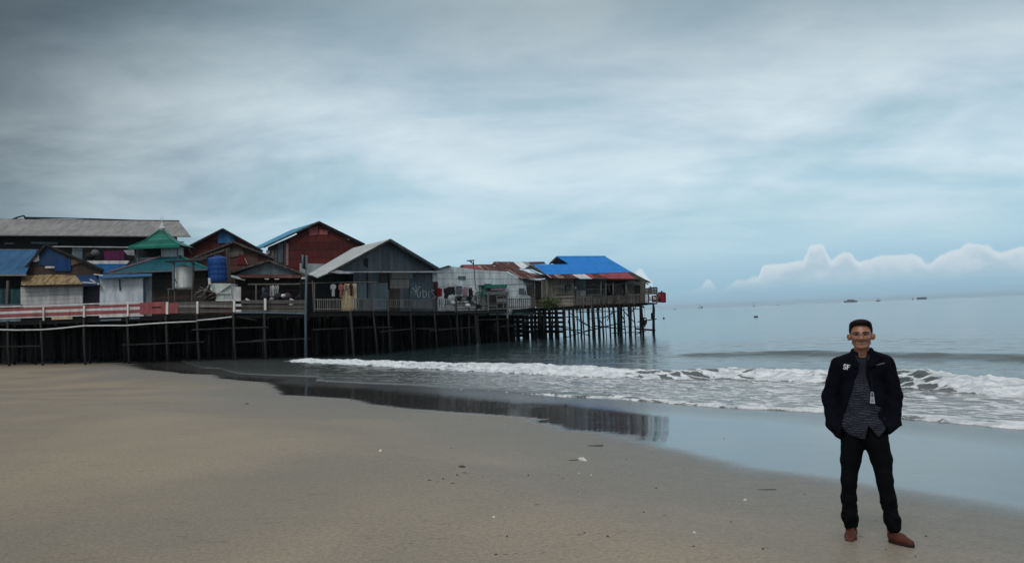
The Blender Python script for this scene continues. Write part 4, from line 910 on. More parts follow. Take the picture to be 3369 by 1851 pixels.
# ------------------------------------------------------------------ railings
def fpt(k, x, y, dd=0.0): a, b = k(x, y); return P(a, b, Df(a) + dd)
def plankband(k, pts_top, pts_bot, dd, th, parent, name, mat, label=None):
    mb = MB(); n = len(pts_top)
    for i in range(n - 1):
        mb.prism([fpt(k, *pts_top[i], dd), fpt(k, *pts_top[i + 1], dd), fpt(k, *pts_bot[i + 1], dd), fpt(k, *pts_bot[i], dd)], (0, th, 0))
    return mb.build(name, mat, parent, label=label)
r = thing('plank_railing', 'red and white plank railing along the left boardwalk', 'railing', fpt(k1, 500, 905))
XS = [-120, 0, 160, 330, 490, 650, 820, 985, 1110]
top = lambda x: 828 - .0335 * max(x, 0)          # upper edge of the railing in k1
def bandk1(xs_, o0, o1, mat, dd, nm='plank', lab=None):
    return plankband(k1, [(x, top(x) + o0) for x in xs_], [(x, top(x) + o1) for x in xs_], dd, .05, r, nm, mat, lab)
bandk1(XS, -9, 0, M_WHITE, -.10, 'top_rail')
bandk1(XS, 8, 30, M_RED, -.06); bandk1(XS, 32, 50, M_WHITE, -.05); bandk1(XS, 52, 78, M_RED, -.06); bandk1(XS, 80, 88, M_WHITE, -.05)
bandk1([-120, 0, 160], 88, 112, M_GPANEL, -.04, 'skirt_board')
bandk1([400, 480, 560], 88, 108, M_CREAM, -.03, 'skirt_board')
bandk1([770, 900, 1115], 78, 104, M_WHITE, -.04); bandk1([780, 860, 940], 118, 132, M_GPANEL, -.02, 'skirt_board', 'pale loose board below the railing'); bandk1([1000, 1085], 112, 124, M_GPANEL, -.02, 'skirt_board')
o_ = bandk1([1085, 1180, 1285], -2, 90, M_RED, -.08, 'panel', 'red panel with dark lettering')
bandk1([1300, 1380], 8, 90, M_RED, -.09, 'panel', 'end of the red panel')
M_PW = surf('cream_white_post_paint', (.62, .58, .54), .12, None, dirt=.2, dcol=(.25, .2, .17))
for x, y0, y1, w_ in ((335, 824, 930, 10), (650, 812, 905, 14), (990, 800, 895, 12), (1295, 785, 880, 17), (1530, 780, 875, 15)):
    MB().prism([fpt(k1, x - w_ / 2, y0, -.2), fpt(k1, x + w_ / 2, y0, -.2), fpt(k1, x + w_ / 2, y1, -.2), fpt(k1, x - w_ / 2, y1, -.2)], (0, .14, 0)).build('post', M_PW, r)
mb = MB()                                           # dark, unreadable lettering on the red panel
for i, x in enumerate(range(1178, 1250, 9)):
    yy = top(x) + 33
    mb.prism([fpt(k1, x, yy, -.11), fpt(k1, x + 7, yy + (i % 2) * 2, -.11), fpt(k1, x + 6, yy + 12, -.11), fpt(k1, x + (i % 3), yy + 11, -.11)], (0, .02, 0))
mb.build('lettering', M_DUSK, o_)
r = thing('board_railing', 'unpainted dark board railing between the red railing and the picket fence', 'railing', fpt(k2, 500, 860))
def pb(pt, pbm, mat, dd=-.06, nm='plank', lab=None): return plankband(k2, pt, pbm, dd, .05, r, nm, mat, lab)
M_FB = surf('dim_fence_boards', (.085, .078, .072), .35, 'v', .12)
pb([(195, 785), (340, 780), (620, 775)], [(195, 805), (340, 803), (620, 802)], M_FB); pb([(195, 808), (340, 806), (620, 804)], [(195, 828), (340, 826), (620, 828)], surf('pale_fence_board', (.17, .155, .145), .3)); pb([(195, 832), (345, 830), (390, 840), (620, 842)], [(195, 872), (345, 870), (390, 868), (620, 866)], M_FB)
for a, b_, m_ in ((768, 798, M_FB), (806, 832, M_FB), (838, 866, M_FB)): pb([(692, a + 3), (1190, a + 2)], [(692, b_), (1190, b_ + 2)], m_)
for a, b_ in ((800, 820), (843, 868)): pb([(640, a), (693, a + 1)], [(640, b_), (693, b_)], M_WHITE, -.12, 'plank', 'short white board')
pb([(500, 768), (690, 766)], [(500, 778), (690, 776)], M_WHITE, -.12, 'top_rail')
pb([(640, 862), (910, 862), (1190, 868)], [(640, 872), (910, 872), (1190, 880)], M_GPANEL, -.14, 'kick_board')
for x, y0, y1, w_ in ((636, 768, 862, 17), (877, 757, 848, 17)): MB().prism([fpt(k2, x - w_ / 2, y0, -.22), fpt(k2, x + w_ / 2, y0, -.22), fpt(k2, x + w_ / 2, y1, -.22), fpt(k2, x - w_ / 2, y1, -.22)], (0, .12, 0)).build('post', M_PW, r)
def pickets(lab, k, x0, yt0, yb0, x1, yt1, yb1, step, w_, mats, dd=-.1, posts=(), jig=2, ragged=0):
    r_ = thing('picket_fence', lab, 'fence', fpt(k, (x0 + x1) / 2, (yb0 + yb1) / 2), 'picket fences along the pier edge')
    lerp = lambda x, a, b: a + (b - a) * (x - x0) / (x1 - x0)
    n = 0; mb = MB()
    x = x0 + 3
    while x < x1:
        yt = lerp(x, yt0, yt1) + random.uniform(-jig, jig) - 3 + ragged * random.uniform(-1, 1); yb = lerp(x, yb0, yb1)
        wv_ = w_ * random.uniform(.75, 1.2)
        mb = MB(); mb.prism([fpt(k, x, yt, dd), fpt(k, x + wv_, yt + random.uniform(-1, 1), dd), fpt(k, x + wv_ + random.uniform(-1, 1), yb, dd), fpt(k, x + random.uniform(-1, 1), yb, dd)], (0, .03, 0))
        mb.build('picket', random.choice(mats), r_)
        x += step * random.uniform(.85, 1.15)
    for f0, f1, nm in ((.02, .09, 'top_rail'), (.80, .86, 'bottom_rail')):
        MB().prism([fpt(k, x0, yt0 + (yb0 - yt0) * f0, dd - .04), fpt(k, x1, yt1 + (yb1 - yt1) * f0, dd - .04), fpt(k, x1, yt1 + (yb1 - yt1) * f1, dd - .04), fpt(k, x0, yt0 + (yb0 - yt0) * f1, dd - .04)], (0, .05, 0)).build(nm, mats[0], r_)
    for px_, a, b_, w2_ in posts: MB().prism([fpt(k, px_ - w2_ / 2, a, dd - .1), fpt(k, px_ + w2_ / 2, a, dd - .1), fpt(k, px_ + w2_ / 2, b_, dd - .1), fpt(k, px_ - w2_ / 2, b_, dd - .1)], (0, .1, 0)).build('post', M_POST, r_)
    return r_
M_PK = surf('grey_picket_wood', (.16, .145, .135), .35); M_PK2 = surf('dark_picket_wood', (.09, .08, .075), .35); M_PKY = surf('yellowish_picket_wood', (.30, .24, .15), .3)
pickets('picket fence in front of the dark porch below the hanging shirts', k3, 243, 688, 800, 480, 686, 800, 19, 8, [M_PK, M_PK2], posts=[(238, 540, 806, 9)])
pickets('picket fence section with yellowish slats under the cream curtain', k3, 482, 686, 800, 640, 685, 798, 17, 10, [M_PKY, M_PK], dd=-.1)
pickets('picket fence between the curtain and the thin white-topped pole', k3, 642, 685, 797, 765, 685, 795, 17, 9, [M_PK, M_PK2])
pickets('bluish grey picket fence left of the brown door', k3, 785, 690, 792, 925, 692, 785, 15, 9, [surf('bluish_picket_wood', (.17, .19, .21), .25), M_PK], posts=[(770, 525, 800, 11), (928, 600, 800, 11)])
pickets('grey picket fence crossing the brown door panel', k3, 942, 692, 770, 1130, 692, 775, 18, 8, [M_PK, M_PK2], posts=[(1130, 685, 800, 11)])
pickets('picket fence beneath the painted writing', k3, 1142, 694, 775, 1340, 692, 782, 16, 9, [M_PK, M_GPANEL], posts=[(1350, 685, 800, 12)])
pickets('short picket fence beneath the red and black laundry', k4, 148, 682, 780, 325, 684, 785, 21, 11, [M_WHITE, M_PK2, M_PK], posts=[(332, 655, 830, 12)])
pickets('ragged weathered picket fence between the cage and the bush', k4, 922, 682, 790, 1215, 676, 785, 22, 12, [M_PK2, M_PK, surf('mauve_picket_wood', (.12, .095, .10), .3)], ragged=9, posts=[(1215, 685, 760, 10)])
pickets('picket fence left of the thick pile beside the pale panels', k5, 690, 618, 722, 868, 616, 720, 17, 8, [M_PK, M_VERT], posts=[(775, 615, 745, 9), (870, 600, 780, 14)])
pickets('picket fence in front of the dim slate boards', k5, 884, 616, 720, 1038, 612, 718, 15, 8, [M_PK2, M_PK], posts=[(980, 590, 740, 9)])
pickets('picket fence below the hanging net on the end porch', k5, 1045, 612, 716, 1268, 602, 705, 15, 7, [M_VERT, M_PK], posts=[(1040, 600, 750, 9), (1125, 560, 740, 10)])
pickets('picket fence before the end wall and its dark door', k5, 1276, 600, 704, 1440, 590, 698, 14, 7, [M_PK, M_VERT], posts=[(1272, 590, 715, 10), (1365, 590, 712, 12)])
pickets('last picket fence section at the pier tip corner', k5, 1490, 588, 692, 1545, 586, 690, 16, 8, [M_PK], posts=[(1534, 580, 700, 10)])
# chunky edge board under the fences
r = thing('net_bundle', 'brownish net heap sagging over the fence near the end door', 'net', fpt(k5, 1465, 690))
mb = MB(); pts_ = [(1440, 590), (1462, 575), (1480, 590), (1492, 640), (1500, 690), (1440, 700), (1432, 650)]
mb.prism([fpt(k5, a, b, -.3) for a, b in pts_], (0, .25, 0)); mb.build('net', surf('brownish_net', (.085, .075, .065), .4), r)

# ------------------------------------------------------------------ water tanks
def tank(name, lab, c, rad, h, mat, grp='water tanks behind the railing', ribs=6):
    r_ = thing(name, lab, 'water tank', c, grp)
    pf = [(rad * .93, 0), (rad, .04 * h)]
    for i in range(ribs):
        z0 = h * (.08 + .76 * i / ribs); z1 = h * (.08 + .76 * (i + .85) / ribs)
        pf += [(rad, z0), (rad * 1.012, z0 + .02), (rad * 1.012, z1 - .02), (rad, z1)]
    pf += [(rad, h * .88), (rad * .94, h * .94), (rad * .5, h * .99)]
    MB().lathe(c, pf, 28).build('tank_body', mat, r_, True)
    MB().lathe(Vector(c) + Vector((0, 0, h * .985)), [(rad * .38, 0), (rad * .38, h * .04), (rad * .3, h * .055)], 16).build('lid', mat, r_, True)
    return r_
Dt = 64.5
c = Q(k1, 1428, 683, Dt); ct = Q(k1, 1428, 505, Dt); rad = (1497 - 1362) / 2 / 2.3586 / F * Dt
tank('water_tank', 'white ribbed plastic water tank on a dark wooden stand', c, rad, ct.z - c.z, M_TANKW, ribs=9)
r = thing('tank_stand', 'dark timber frame around the white water tank', 'stand', Q(k1, 1420, 780, Dt), 'stands of the water tanks')
for x in (1345, 1500): MB().bar(Q(k1, x, 480, Dt - .9), Q(k1, x + 2, 690, Dt - .9), .12 if x > 1400 else .16).build('upright', M_DARKH if x > 1400 else M_GPANEL, r)
for x in (1308, 1355, 1490): MB().bar(Q(k1, x, 680, Dt - .7), Q(k1, x, 860, Dt - .7), .08).build('leg', M_PK2, r)
MB().bar(Q(k1, 1300, 684, Dt - .7), Q(k1, 1510, 684, Dt - .7), .1, .1).build('shelf', M_PK2, r); MB().prism([Q(k1, 1320, 688, Dt - .6), Q(k1, 1505, 688, Dt - .6), Q(k1, 1505, 688, Dt + .9), Q(k1, 1320, 688, Dt + .9)], (0, 0, -.06)).build('shelf', M_PK2, r)
slab(r, 'canopy', [Q(k1, 1280, 468, Dt - 1.2), Q(k1, 1560, 462, Dt - 1.2), Q(k1, 1640, 440, Dt + 1), Q(k1, 1290, 470, Dt + 1)], M_DUSK, .08)
MB().tube([Q(k1, 1352, 540, Dt - .75), Q(k1, 1356, 600, Dt - .8), Q(k1, 1372, 642, Dt - .8)], .03, 6).build('hose', M_DUSK, r, True)
c = Q(k2, 515, 632, Dt); ct = Q(k2, 515, 432, Dt); rad = (588 - 441) / 2 / 2.3583 / F * Dt
tank('water_tank', 'deep blue plastic water tank raised above the white wrapped stand', c, rad, ct.z - c.z, M_TANKB, ribs=4)
r = thing('tank_stand', 'whitish wrapped stand with diagonal brace under the blue water tank', 'stand', Q(k2, 560, 780, Dt), 'stands of the water tanks')
MB().prism([Q(k2, a, b, Dt - .9) for a, b in ((455, 640), (610, 642), (625, 775), (492, 778), (505, 730), (450, 690))], (0, 1.6, 0)).build('wrapping', surf('pale_green_wrapping', (.42, .46, .42), .15, None, dirt=.35), r)
MB().prism([Q(k2, a, b, Dt - .8) for a, b in ((612, 668), (688, 668), (688, 778), (620, 778))], (0, .1, 0)).build('board', M_WHITE, r)
MB().bar(Q(k2, 500, 722, Dt - 1), Q(k2, 610, 648, Dt - 1), .12, .08).build('brace', M_WHITE, r); MB().bar(Q(k2, 445, 600, Dt - 1), Q(k2, 448, 650, Dt - 1), .16).build('upright', M_WHITE, r)
MB().bar(Q(k2, 585, 370, Dt - .2), Q(k2, 600, 640, Dt - .2), .22, .1).build('upright', M_OLD, r); MB().bar(Q(k2, 440, 632, Dt - .6), Q(k2, 610, 632, Dt - .6), .12).build('beam', M_DUSK, r)
MB().bar(Q(k2, 500, 718, Dt - 1), Q(k2, 606, 716, Dt - 1), .06).build('beam', M_WHITE, r)
for i, (a, b_, c_, d_, w_, lab) in enumerate(((378, 765, 440, 655, .13, 'thick pale stick leaning steeply beside the blue tank stand'), (360, 688, 500, 716, .07, 'long thin stick lying nearly flat across the woodpile'), (318, 740, 375, 702, .08, 'short stick at the left foot of the woodpile'), (330, 712, 420, 690, .06, 'thin stick highest on the left of the woodpile'), (400, 762, 478, 716, .08, 'stick leaning right at the foot of the stand'), (370, 668, 440, 700, .06, 'stick pointing down to the right at the woodpile top'), (430, 768, 500, 740, .08, 'lowest right stick of the woodpile'), (352, 755, 385, 735, .09, 'stubby stick at the bottom of the woodpile'))):
    o = MB().tube([Q(k2, a, b_, Dt - 1.6 + i * .12), Q(k2, c_, d_, Dt - 1.6 + i * .12)], w_ / 2, 6).build('stick', M_VERT, None, True); T(o, lab, 'stick', 'sticks piled beside the blue water tank')

# ------------------------------------------------------------------ hose, poles, aerials
hp = [(-60, 998), (120, 1003), (330, 1000), (480, 988), (650, 970), (820, 968), (980, 968), (1150, 955), (1300, 946), (1530, 935)]
pts_ = [fpt(k1, a, b, -.25) for a, b in hp] + [fpt(k2, 350, 929, -.25), fpt(k2, 480, 918, -.25), fpt(k2, 620, 900, -.25)]
o = MB().tube(pts_, .055, 6).build('hose', M_WHITE, None, True); T(o, 'long white hose sagging from post to post under the left boardwalk', 'hose')
r = thing('pole', 'tall grey pole with a doubled top rising from the beach at the wave', 'pole', Pz(*k2(1192, 1235), 0))
Dp = Df(k2(1192, 0)[0]) - .4
MB().tube([Q(k2, 1199, 425, Dp), Q(k2, 1197, 640, Dp), Q(k2, 1193, 850, Dp), Vector((Q(k2, 1191, 1200, Dp).x, Dp, -.4))], [.07, .08, .085, .10], 7).build('pole_shaft', M_GPANEL, r, True)
MB().tube([Q(k2, 1168, 420, Dp), Q(k2, 1172, 520, Dp)], .07, 6).build('side_stub', M_GPANEL, r, True); MB().bar(Q(k2, 1168, 515, Dp), Q(k2, 1200, 530, Dp), .14).build('bracket', M_DUSK, r)
MB().prism([Q(k2, a, b, Dp + .05) for a, b in ((1172, 430), (1196, 430), (1196, 520), (1175, 515))], (0, .05, 0)).build('board', M_DUSK, r)
MB().bar(Q(k2, 1160, 600, Dp), Q(k2, 1205, 598, Dp), .06, .12).build('cross_board', M_WHITE, r)
for x0_, x1_, y0_, y1_, lab in ((1245, 1245, 620, 860, 'thin weathered pole at the left corner of the dark porch'),): 
    o = MB().tube([Q(k2, x0_, y0_, 60.2), Q(k2, x1_ + 10, y1_, 60.2)], .05, 6).build('pole', M_POST, None, True); T(o, lab, 'pole')
o = MB().bar(Q(k2, 1130, 640, 60), Q(k3, 820, 528, 61), .05).build('laundry_pole', M_POST, None); T(o, 'long horizontal laundry pole above the dark porch of the grey shack', 'pole')
r = thing('aerial_mast', 'slender mast with flat bracket top before the white shack', 'aerial', fpt(k4, 565, 800, -.4))
MB().tube([fpt(k4, 534, 290, -.4), fpt(k4, 545, 450, -.4), fpt(k4, 556, 560, -.4), fpt(k4, 566, 820, -.4)], .045, 6).build('mast', M_POST, r, True)
for a in ((460, 262, 537, 256), (490, 264, 532, 298), (505, 262, 510, 282), (530, 254, 532, 300)): MB().bar(fpt(k4, a[0], a[1], -.4), fpt(k4, a[2], a[3], -.4), .10 if a[0] in (460,) else .07).build('bracket', M_DUSK if a[0] != 460 else M_GPANEL, r)

# ------------------------------------------------------------------ laundry
def cloth(k, pts, mat, lab, D, grp, cat='shirt', fold=.05, nm='hanging_shirt'):
    """a hanging sheet with real folds: outline in picture columns, subdivided"""
    P2 = [Vector((a, b)) for a, b in pts]
    x0, x1 = min(p.x for p in P2), max(p.x for p in P2); y0, y1 = min(p.y for p in P2), max(p.y for p in P2)
    def inside(x, y):
        c_ = False; j = len(P2) - 1
        for i in range(len(P2)):
            if (P2[i].y > y) != (P2[j].y > y) and x < (P2[j].x - P2[i].x) * (y - P2[i].y) / (P2[j].y - P2[i].y) + P2[i].x: c_ = not c_
            j = i
        return c_
    n, m_ = 18, 18; idx = {}; V = []; Fq = []
    ph = random.uniform(0, 6)
    def vert(i, j):
        if (i, j) not in idx:
            x = x0 + (x1 - x0) * i / n; y = y0 + (y1 - y0) * j / m_
            a, b = k(x, y); idx[(i, j)] = len(V); V.append(P(a, b, D + fold * math.sin(i * 1.3 + ph + j * .15) * (.3 + j / m_)))
        return idx[(i, j)]
    for i in range(n):
        for j in range(m_):
            if inside(x0 + (x1 - x0) * (i + .5) / n, y0 + (y1 - y0) * (j + .5) / m_): Fq.append([vert(i, j), vert(i, j + 1), vert(i + 1, j + 1), vert(i + 1, j)])
    o = link_mesh(nm, [tuple(v) for v in V], Fq, mat, None, smooth=True); T(o, lab, cat, grp)
    so_ = o.modifiers.new('thickness', 'SOLIDIFY'); so_.thickness = .015
    return o
G1 = 'laundry on the dark porch of the grey shack'; D_ = 60.3
SH = lambda x0, x1, y0, y1, t=.2: [(x0, y0 + 10), (x0 + (x1 - x0) * .35, y0), (x0 + (x1 - x0) * .65, y0), (x1, y0 + 12), (x1 - (x1 - x0) * .05, y0 + (y1 - y0) * .4), (x1 - (x1 - x0) * t, y0 + (y1 - y0) * .38), (x1 - (x1 - x0) * t, y1), (x0 + (x1 - x0) * t, y1), (x0 + (x1 - x0) * t, y0 + (y1 - y0) * .38), (x0 + (x1 - x0) * .02, y0 + (y1 - y0) * .42)]
cloth(k3, SH(388, 440, 550, 665, .3), surf('grey_white_cloth', (.38, .39, .41), .2), 'grey and white shirt hanging alone leftmost on the porch', D_, G1)
cloth(k3, SH(465, 508, 550, 678), surf('dull_red_cloth', (.28, .10, .11), .2), 'dull reddish shirt hanging beside the cream curtain', D_, G1)
cloth(k3, [(520, 548), (632, 548), (630, 790), (498, 790), (500, 660)], M_CREAM, 'long cream curtain hanging down behind the pickets', D_ + .25, G1, 'curtain', .08, 'curtain')
cloth(k3, SH(520, 552, 552, 610), M_MAUVE, 'small mauve shirt pinned over the cream curtain', D_, G1)
cloth(k3, SH(560, 602, 548, 660), surf('dark_brown_cloth', (.05, .02, .02), .2), 'dark brown shirt hanging over the curtain middle', D_, G1)
cloth(k3, SH(598, 634, 545, 635), surf('beige_cloth', (.40, .34, .28), .2), 'beige shirt hanging at the curtain right edge', D_ - .1, G1)
G2 = 'laundry on the low board porch'
for i, (x0_, x1_, y0_, y1_, c_, lab) in enumerate(((853, 876, 672, 745, (.10, .11, .14), 'dark striped shirt leftmost on the low porch'), (878, 905, 660, 742, (.03, .03, .05), 'black garment second on the low porch line'), (914, 930, 658, 748, (.38, .36, .36), 'narrow pale towel left of the brightest one'), (930, 948, 656, 742, (.55, .54, .53), 'brightest white towel on the low porch'), (950, 966, 658, 740, (.32, .30, .31), 'greyish towel right of the brightest one'), (966, 984, 656, 746, (.42, .40, .40), 'rightmost pale towel on the low porch'))):
    cloth(k2, SH(x0_, x1_, y0_, y1_, .1), surf('cloth_tone_' + 'abcdef'[i], c_, .2), lab, 64.4, G2, 'towel' if i > 1 else 'shirt', .04, 'hanging_towel' if i > 1 else 'hanging_shirt')
G3 = 'laundry in front of the white shack'
d3 = Df(k4(150, 0)[0]) + .9
cloth(k4, [(128, 570), (150, 562), (186, 568), (184, 600), (182, 652), (160, 660), (132, 656), (126, 610)], M_REDC, 'bright red shirt by the corner of the grey shack', d3, G3)
cloth(k4, [(200, 568), (255, 552), (325, 556), (330, 640), (298, 635), (262, 640), (240, 685), (208, 678)], M_BLACKC, 'big black jacket hanging before the white wall', d3, G3, 'jacket', .06, 'hanging_jacket')
cloth(k4, SH(403, 472, 556, 655, .12), M_MAUVE, 'mauve shirt hanging left of the mast', d3 + 2, G3)
cloth(k4, [(476, 570), (510, 562), (524, 600), (528, 655), (505, 648), (488, 660), (478, 640)], M_BLACKC, 'dark shorts hanging beside the mauve shirt', d3 + 2, G3, 'shorts', .05, 'hanging_shorts')
cloth(k4, SH(530, 560, 580, 640, .2), M_CLOTHW, 'small white shirt just left of the mast', d3 + 2.4, G3)
for a, b_ in (((150, 506), (340, 512)), ((0, 380), (380, 360))): pass
o = MB().tube([fpt(k4, 60, 560, .8), fpt(k4, 250, 548, .8), fpt(k4, 400, 552, 1.6), fpt(k4, 560, 560, 1.6)], .018, 4).build('clothes_line', M_DUSK, None); T(o, 'clothes line carrying the red and black laundry', 'line')
o = MB().tube([fpt(k4, 590, 535, .5), fpt(k4, 860, 525, .5), fpt(k4, 1205, 518, .5)], .03, 5).build('pole', M_GPANEL, None, True); T(o, 'long thin horizontal pole crossing the white shack wall above the green tarpaulin', 'pole')
G4 = 'laundry and nets on the end porch'
d5 = Df(k5(1150, 0)[0]) + .5
cloth(k5, [(1130, 495), (1165, 480), (1225, 492), (1242, 540), (1240, 580), (1195, 605), (1150, 610), (1132, 580)], surf('grey_brown_net', (.10, .085, .08), .4), 'big grey brown fishing net hanging on the end porch', d5, G4, 'net', .12, 'hanging_net')
cloth(k5, SH(1064, 1084, 480, 560, .1), M_TAUPE, 'narrow taupe towel on the end porch', d5, G4, 'towel', .03, 'hanging_towel')
cloth(k5, [(1160, 612), (1195, 608), (1200, 660), (1160, 665)], surf('khaki_cloth', (.24, .21, .16), .2), 'khaki rag hanging under the net behind the pickets', d5, G4, 'rag', .05, 'rag')

# ------------------------------------------------------------------ cluttered deck in front of the white shack
r = thing('timber_cage', 'weathered slatted timber cage with pale top standing on the pier', 'cage', fpt(k4, 800, 800, -.1))
for x, y0, y1, w_ in ((692, 600, 820, .13), (790, 640, 800, .08), (905, 615, 900, .18), (860, 640, 800, .08)): MB().bar(fpt(k4, x, y0, -.35), fpt(k4, x + 3, y1, -.35), w_).build('post', M_PK, r)
for a in ((700, 622, 920, 615, .22), (780, 650, 905, 640, .09), (785, 690, 905, 682, .12), (790, 715, 900, 712, .08), (690, 735, 900, 728, .10), (600, 745, 690, 740, .14), (690, 760, 790, 760, .12), (700, 795, 900, 790, .10)):
    MB().bar(fpt(k4, a[0], a[1], -.38), fpt(k4, a[2], a[3], -.38), .05, a[4]).build('slat', M_PK if a[1] != 735 else M_PK2, r)
MB().prism([fpt(k4, a, b, -.3) for a, b in ((795, 690), (890, 690), (888, 706), (795, 708))], (0, .3, 0)).build('board', M_CLOTHW, r)
MB().prism([fpt(k4, a, b, .4) for a, b in ((700, 640), (905, 630), (905, 800), (700, 800))], (0, .6, 0)).build('back_panel', M_DVERT, r)
r = thing('tarpaulin_rack', 'green tarpaulin rack with green and pink layers behind the timber cage', 'rack', fpt(k4, 730, 700, 1))
for x0_, y0_, x1_, y1_, h_, m_ in ((640, 548, 862, 545, .30, M_GREEN), (600, 540, 700, 538, .12, M_DUSK), (665, 530, 715, 530, .22, M_DUSK), (690, 575, 850, 575, .28, M_MAUVE), (600, 640, 690, 640, .12, M_GREEN), (590, 612, 640, 615, .12, M_GREEN)):
    MB().bar(fpt(k4, x0_, y0_, 1), fpt(k4, x1_, y1_, 1), .9 if h_ > .25 else .3, h_).build('layer', m_, r)
for x, m_ in ((600, M_GREEN), (625, M_DUSK), (650, M_GREEN), (858, M_PK), (690, M_PK2)): MB().bar(fpt(k4, x, 545, .8), fpt(k4, x, 780, .8), .07).build('post', m_, r)
r = thing('plank_rack', 'rack of grey planks and tangled sticks below the mauve laundry', 'rack', fpt(k4, 450, 800, 0))
for a in ((340, 662, 560, 656, .16), (345, 680, 700, 672, .08), (345, 700, 560, 690, .14), (340, 730, 560, 735, .10), (345, 745, 560, 748, .12), (340, 765, 690, 762, .12), (350, 790, 690, 792, .14)):
    MB().bar(fpt(k4, a[0], a[1], -.15), fpt(k4, a[2], a[3], -.15), .05, a[4]).build('plank', random.choice([M_PK, M_PK2, M_PK]), r)
for a in ((350, 690, 430, 760), (420, 760, 520, 690), (380, 700, 480, 750), (500, 690, 560, 760), (580, 690, 620, 790), (640, 650, 660, 780), (240, 700, 320, 760), (200, 760, 290, 705)): MB().bar(fpt(k4, a[0], a[1], -.05), fpt(k4, a[2], a[3], -.05), .06).build('stick', random.choice([M_PK, M_PK2, M_GPANEL]), r)
for x in (345, 480, 562, 612): MB().bar(fpt(k4, x, 650, -.2), fpt(k4, x, 815, -.2), .10).build('post', M_PK2, r)
GC = 'small clutter lying on the plank rack'
for i, (x, y, m_, lab) in enumerate(((375, 685, M_BLACKC, 'black bag leftmost on the plank rack'), (485, 685, M_DUSK, 'dark lump on the plank rack near the mast'), (465, 770, M_CLOTHW, 'white basin under the plank rack'), (295, 740, M_CLOTHW, 'white scrap stuck in the short picket fence'), (590, 775, M_BLACKC, 'row of dark jars low on the rack'), (515, 720, surf('steel_grey_tub', (.2, .2, .22), .2), 'steel grey tub midway along the rack'))):
    o = MB().lathe(fpt(k4, x, y + 8, -.3), [(.12, 0), (.24, .08), (.26, .2), (.16, .34), (.05, .36)], 10).build('bundle', m_, None, True); T(o, lab, 'bundle', GC)
for i, (x, y, m_, lab) in enumerate(((742, 770, M_WHITE, 'white board end poking over the dark board railing'), (1020, 742, M_CLOTHW, 'small white pot on the low porch ledge'), (1085, 770, M_CLOTHW, 'slanting white board right of the white pot'), (930, 768, surf('steel_grey_tub', (.2, .2, .22), .2), 'grey tub below the hanging towels'), (1130, 762, M_BLACKC, 'dark bundle near the tall pole on the low porch'), (1082, 808, M_CLOTHW, 'white triangle scrap on the dark board railing'))):
    if i in (0, 2): o = MB().bar(Q(k2, x - 14, y - 10, 61.2), Q(k2, x + 14, y + 6, 61.2), .08, .12).build('loose_board', m_, None)
    else: o = MB().lathe(Q(k2, x, y + 8, 61.2), [(.09, 0), (.16, .06), (.17, .16), (.1, .24)], 10).build('pot' if i == 1 else 'bundle', m_, None, True)
    T(o, lab, 'clutter', 'clutter behind the dark board railing')
MB_ = [(960, 'M_DUSK')]
for i, (x, h_, m_, lab) in enumerate(((880, 26, M_BLACKC, 'dark pot on the ledge below the black garment'), (985, 30, M_DUSK, 'dark crate below the rightmost pale towel'), (1050, 34, surf('wine_dark_cloth', (.05, .03, .04), .2), 'wine dark heap right of the white pot'), (1165, 24, M_DUSK, 'black heap beside the tall pole'))):
    o = MB().lathe(Q(k2, x, 775, 62), [(.2, 0), (.34, .1), (.38, .3), (.22, .5), (.05, .58)], 9).build('heap', m_, None, True); T(o, lab, 'heap', 'dark heaps on the low porch ledge')

# ------------------------------------------------------------------ potted bush
r = thing('bush', 'dense green bush growing over the fence beside the plank wall', 'bush', fpt(k4, 1370, 785, -.2))
ml, nt = mat_new('bush_leaf')
oi = nd(nt, 'ShaderNodeNewGeometry')
b = nd(nt, 'ShaderNodeBsdfPrincipled', {'Base Color': mixc(nt, oi.outputs['Random Per Island'], (.022, .045, .012), (.10, .125, .035)), 'Roughness': .6}); finish(nt, b)
mb = MB(); cc_ = fpt(k4, 1370, 715, -.4); sx_ = 118 / 3.369 / F * 79; sz_ = 72 / 3.369 / F * 79
for i in range(1500):
    a = random.uniform(0, 6.283); q = random.random() ** .4; ph = random.uniform(-1, 1)
    lob = 1 + .28 * math.sin(3 * a + 1) + .2 * math.sin(7 * a)
    p_ = cc_ + Vector((math.cos(a) * math.sqrt(1 - ph * ph) * sx_ * q * lob, math.sin(a) * math.sqrt(1 - ph * ph) * .8 * q, ph * sz_ * q * lob - .1))
    d1 = Vector((random.gauss(0, 1), random.gauss(0, 1), random.gauss(0, .7))).normalized(); d2 = d1.cross(Vector((random.gauss(0, 1), random.gauss(0, 1), random.gauss(0, 1)))).normalized()
    L_ = random.uniform(.10, .20); W_ = L_ * .3
    mb.add([p_ - d1 * L_ / 2, p_ + d2 * W_, p_ + d1 * L_ / 2, p_ - d2 * W_], [[0, 1, 2, 3]])
mb.build('foliage', ml, r)
mb = MB()
for i in range(7): mb.tube([cc_ + Vector((random.uniform(-.2, .2), 0, -sz_ - .25)), cc_ + Vector((random.uniform(-1, 1) * sx_ * .7, random.uniform(-.3, .3), random.uniform(-.2, .7) * sz_))], [.035, .012], 5)
mb.build('stem', M_OLD, r, True)
o = MB().lathe(fpt(k5, 452, 745, -.5), [(.10, 0), (.17, .28), (.19, .3), (.17, .32)], 12).build('flower_pot', M_TAUPE, None, True); T(o, 'small pale pot at the foot of the bush near the plank wall', 'pot')
pl = thing('planter_shelf', 'mossy shelf board carrying the bush at the deck edge', 'shelf', fpt(k4, 1350, 790, -.2))
MB().prism([fpt(k4, a, b, -.7) for a, b in ((1225, 765), (1480, 755), (1480, 775), (1225, 790))], (0, .8, 0)).build('board', M_OLD, pl)

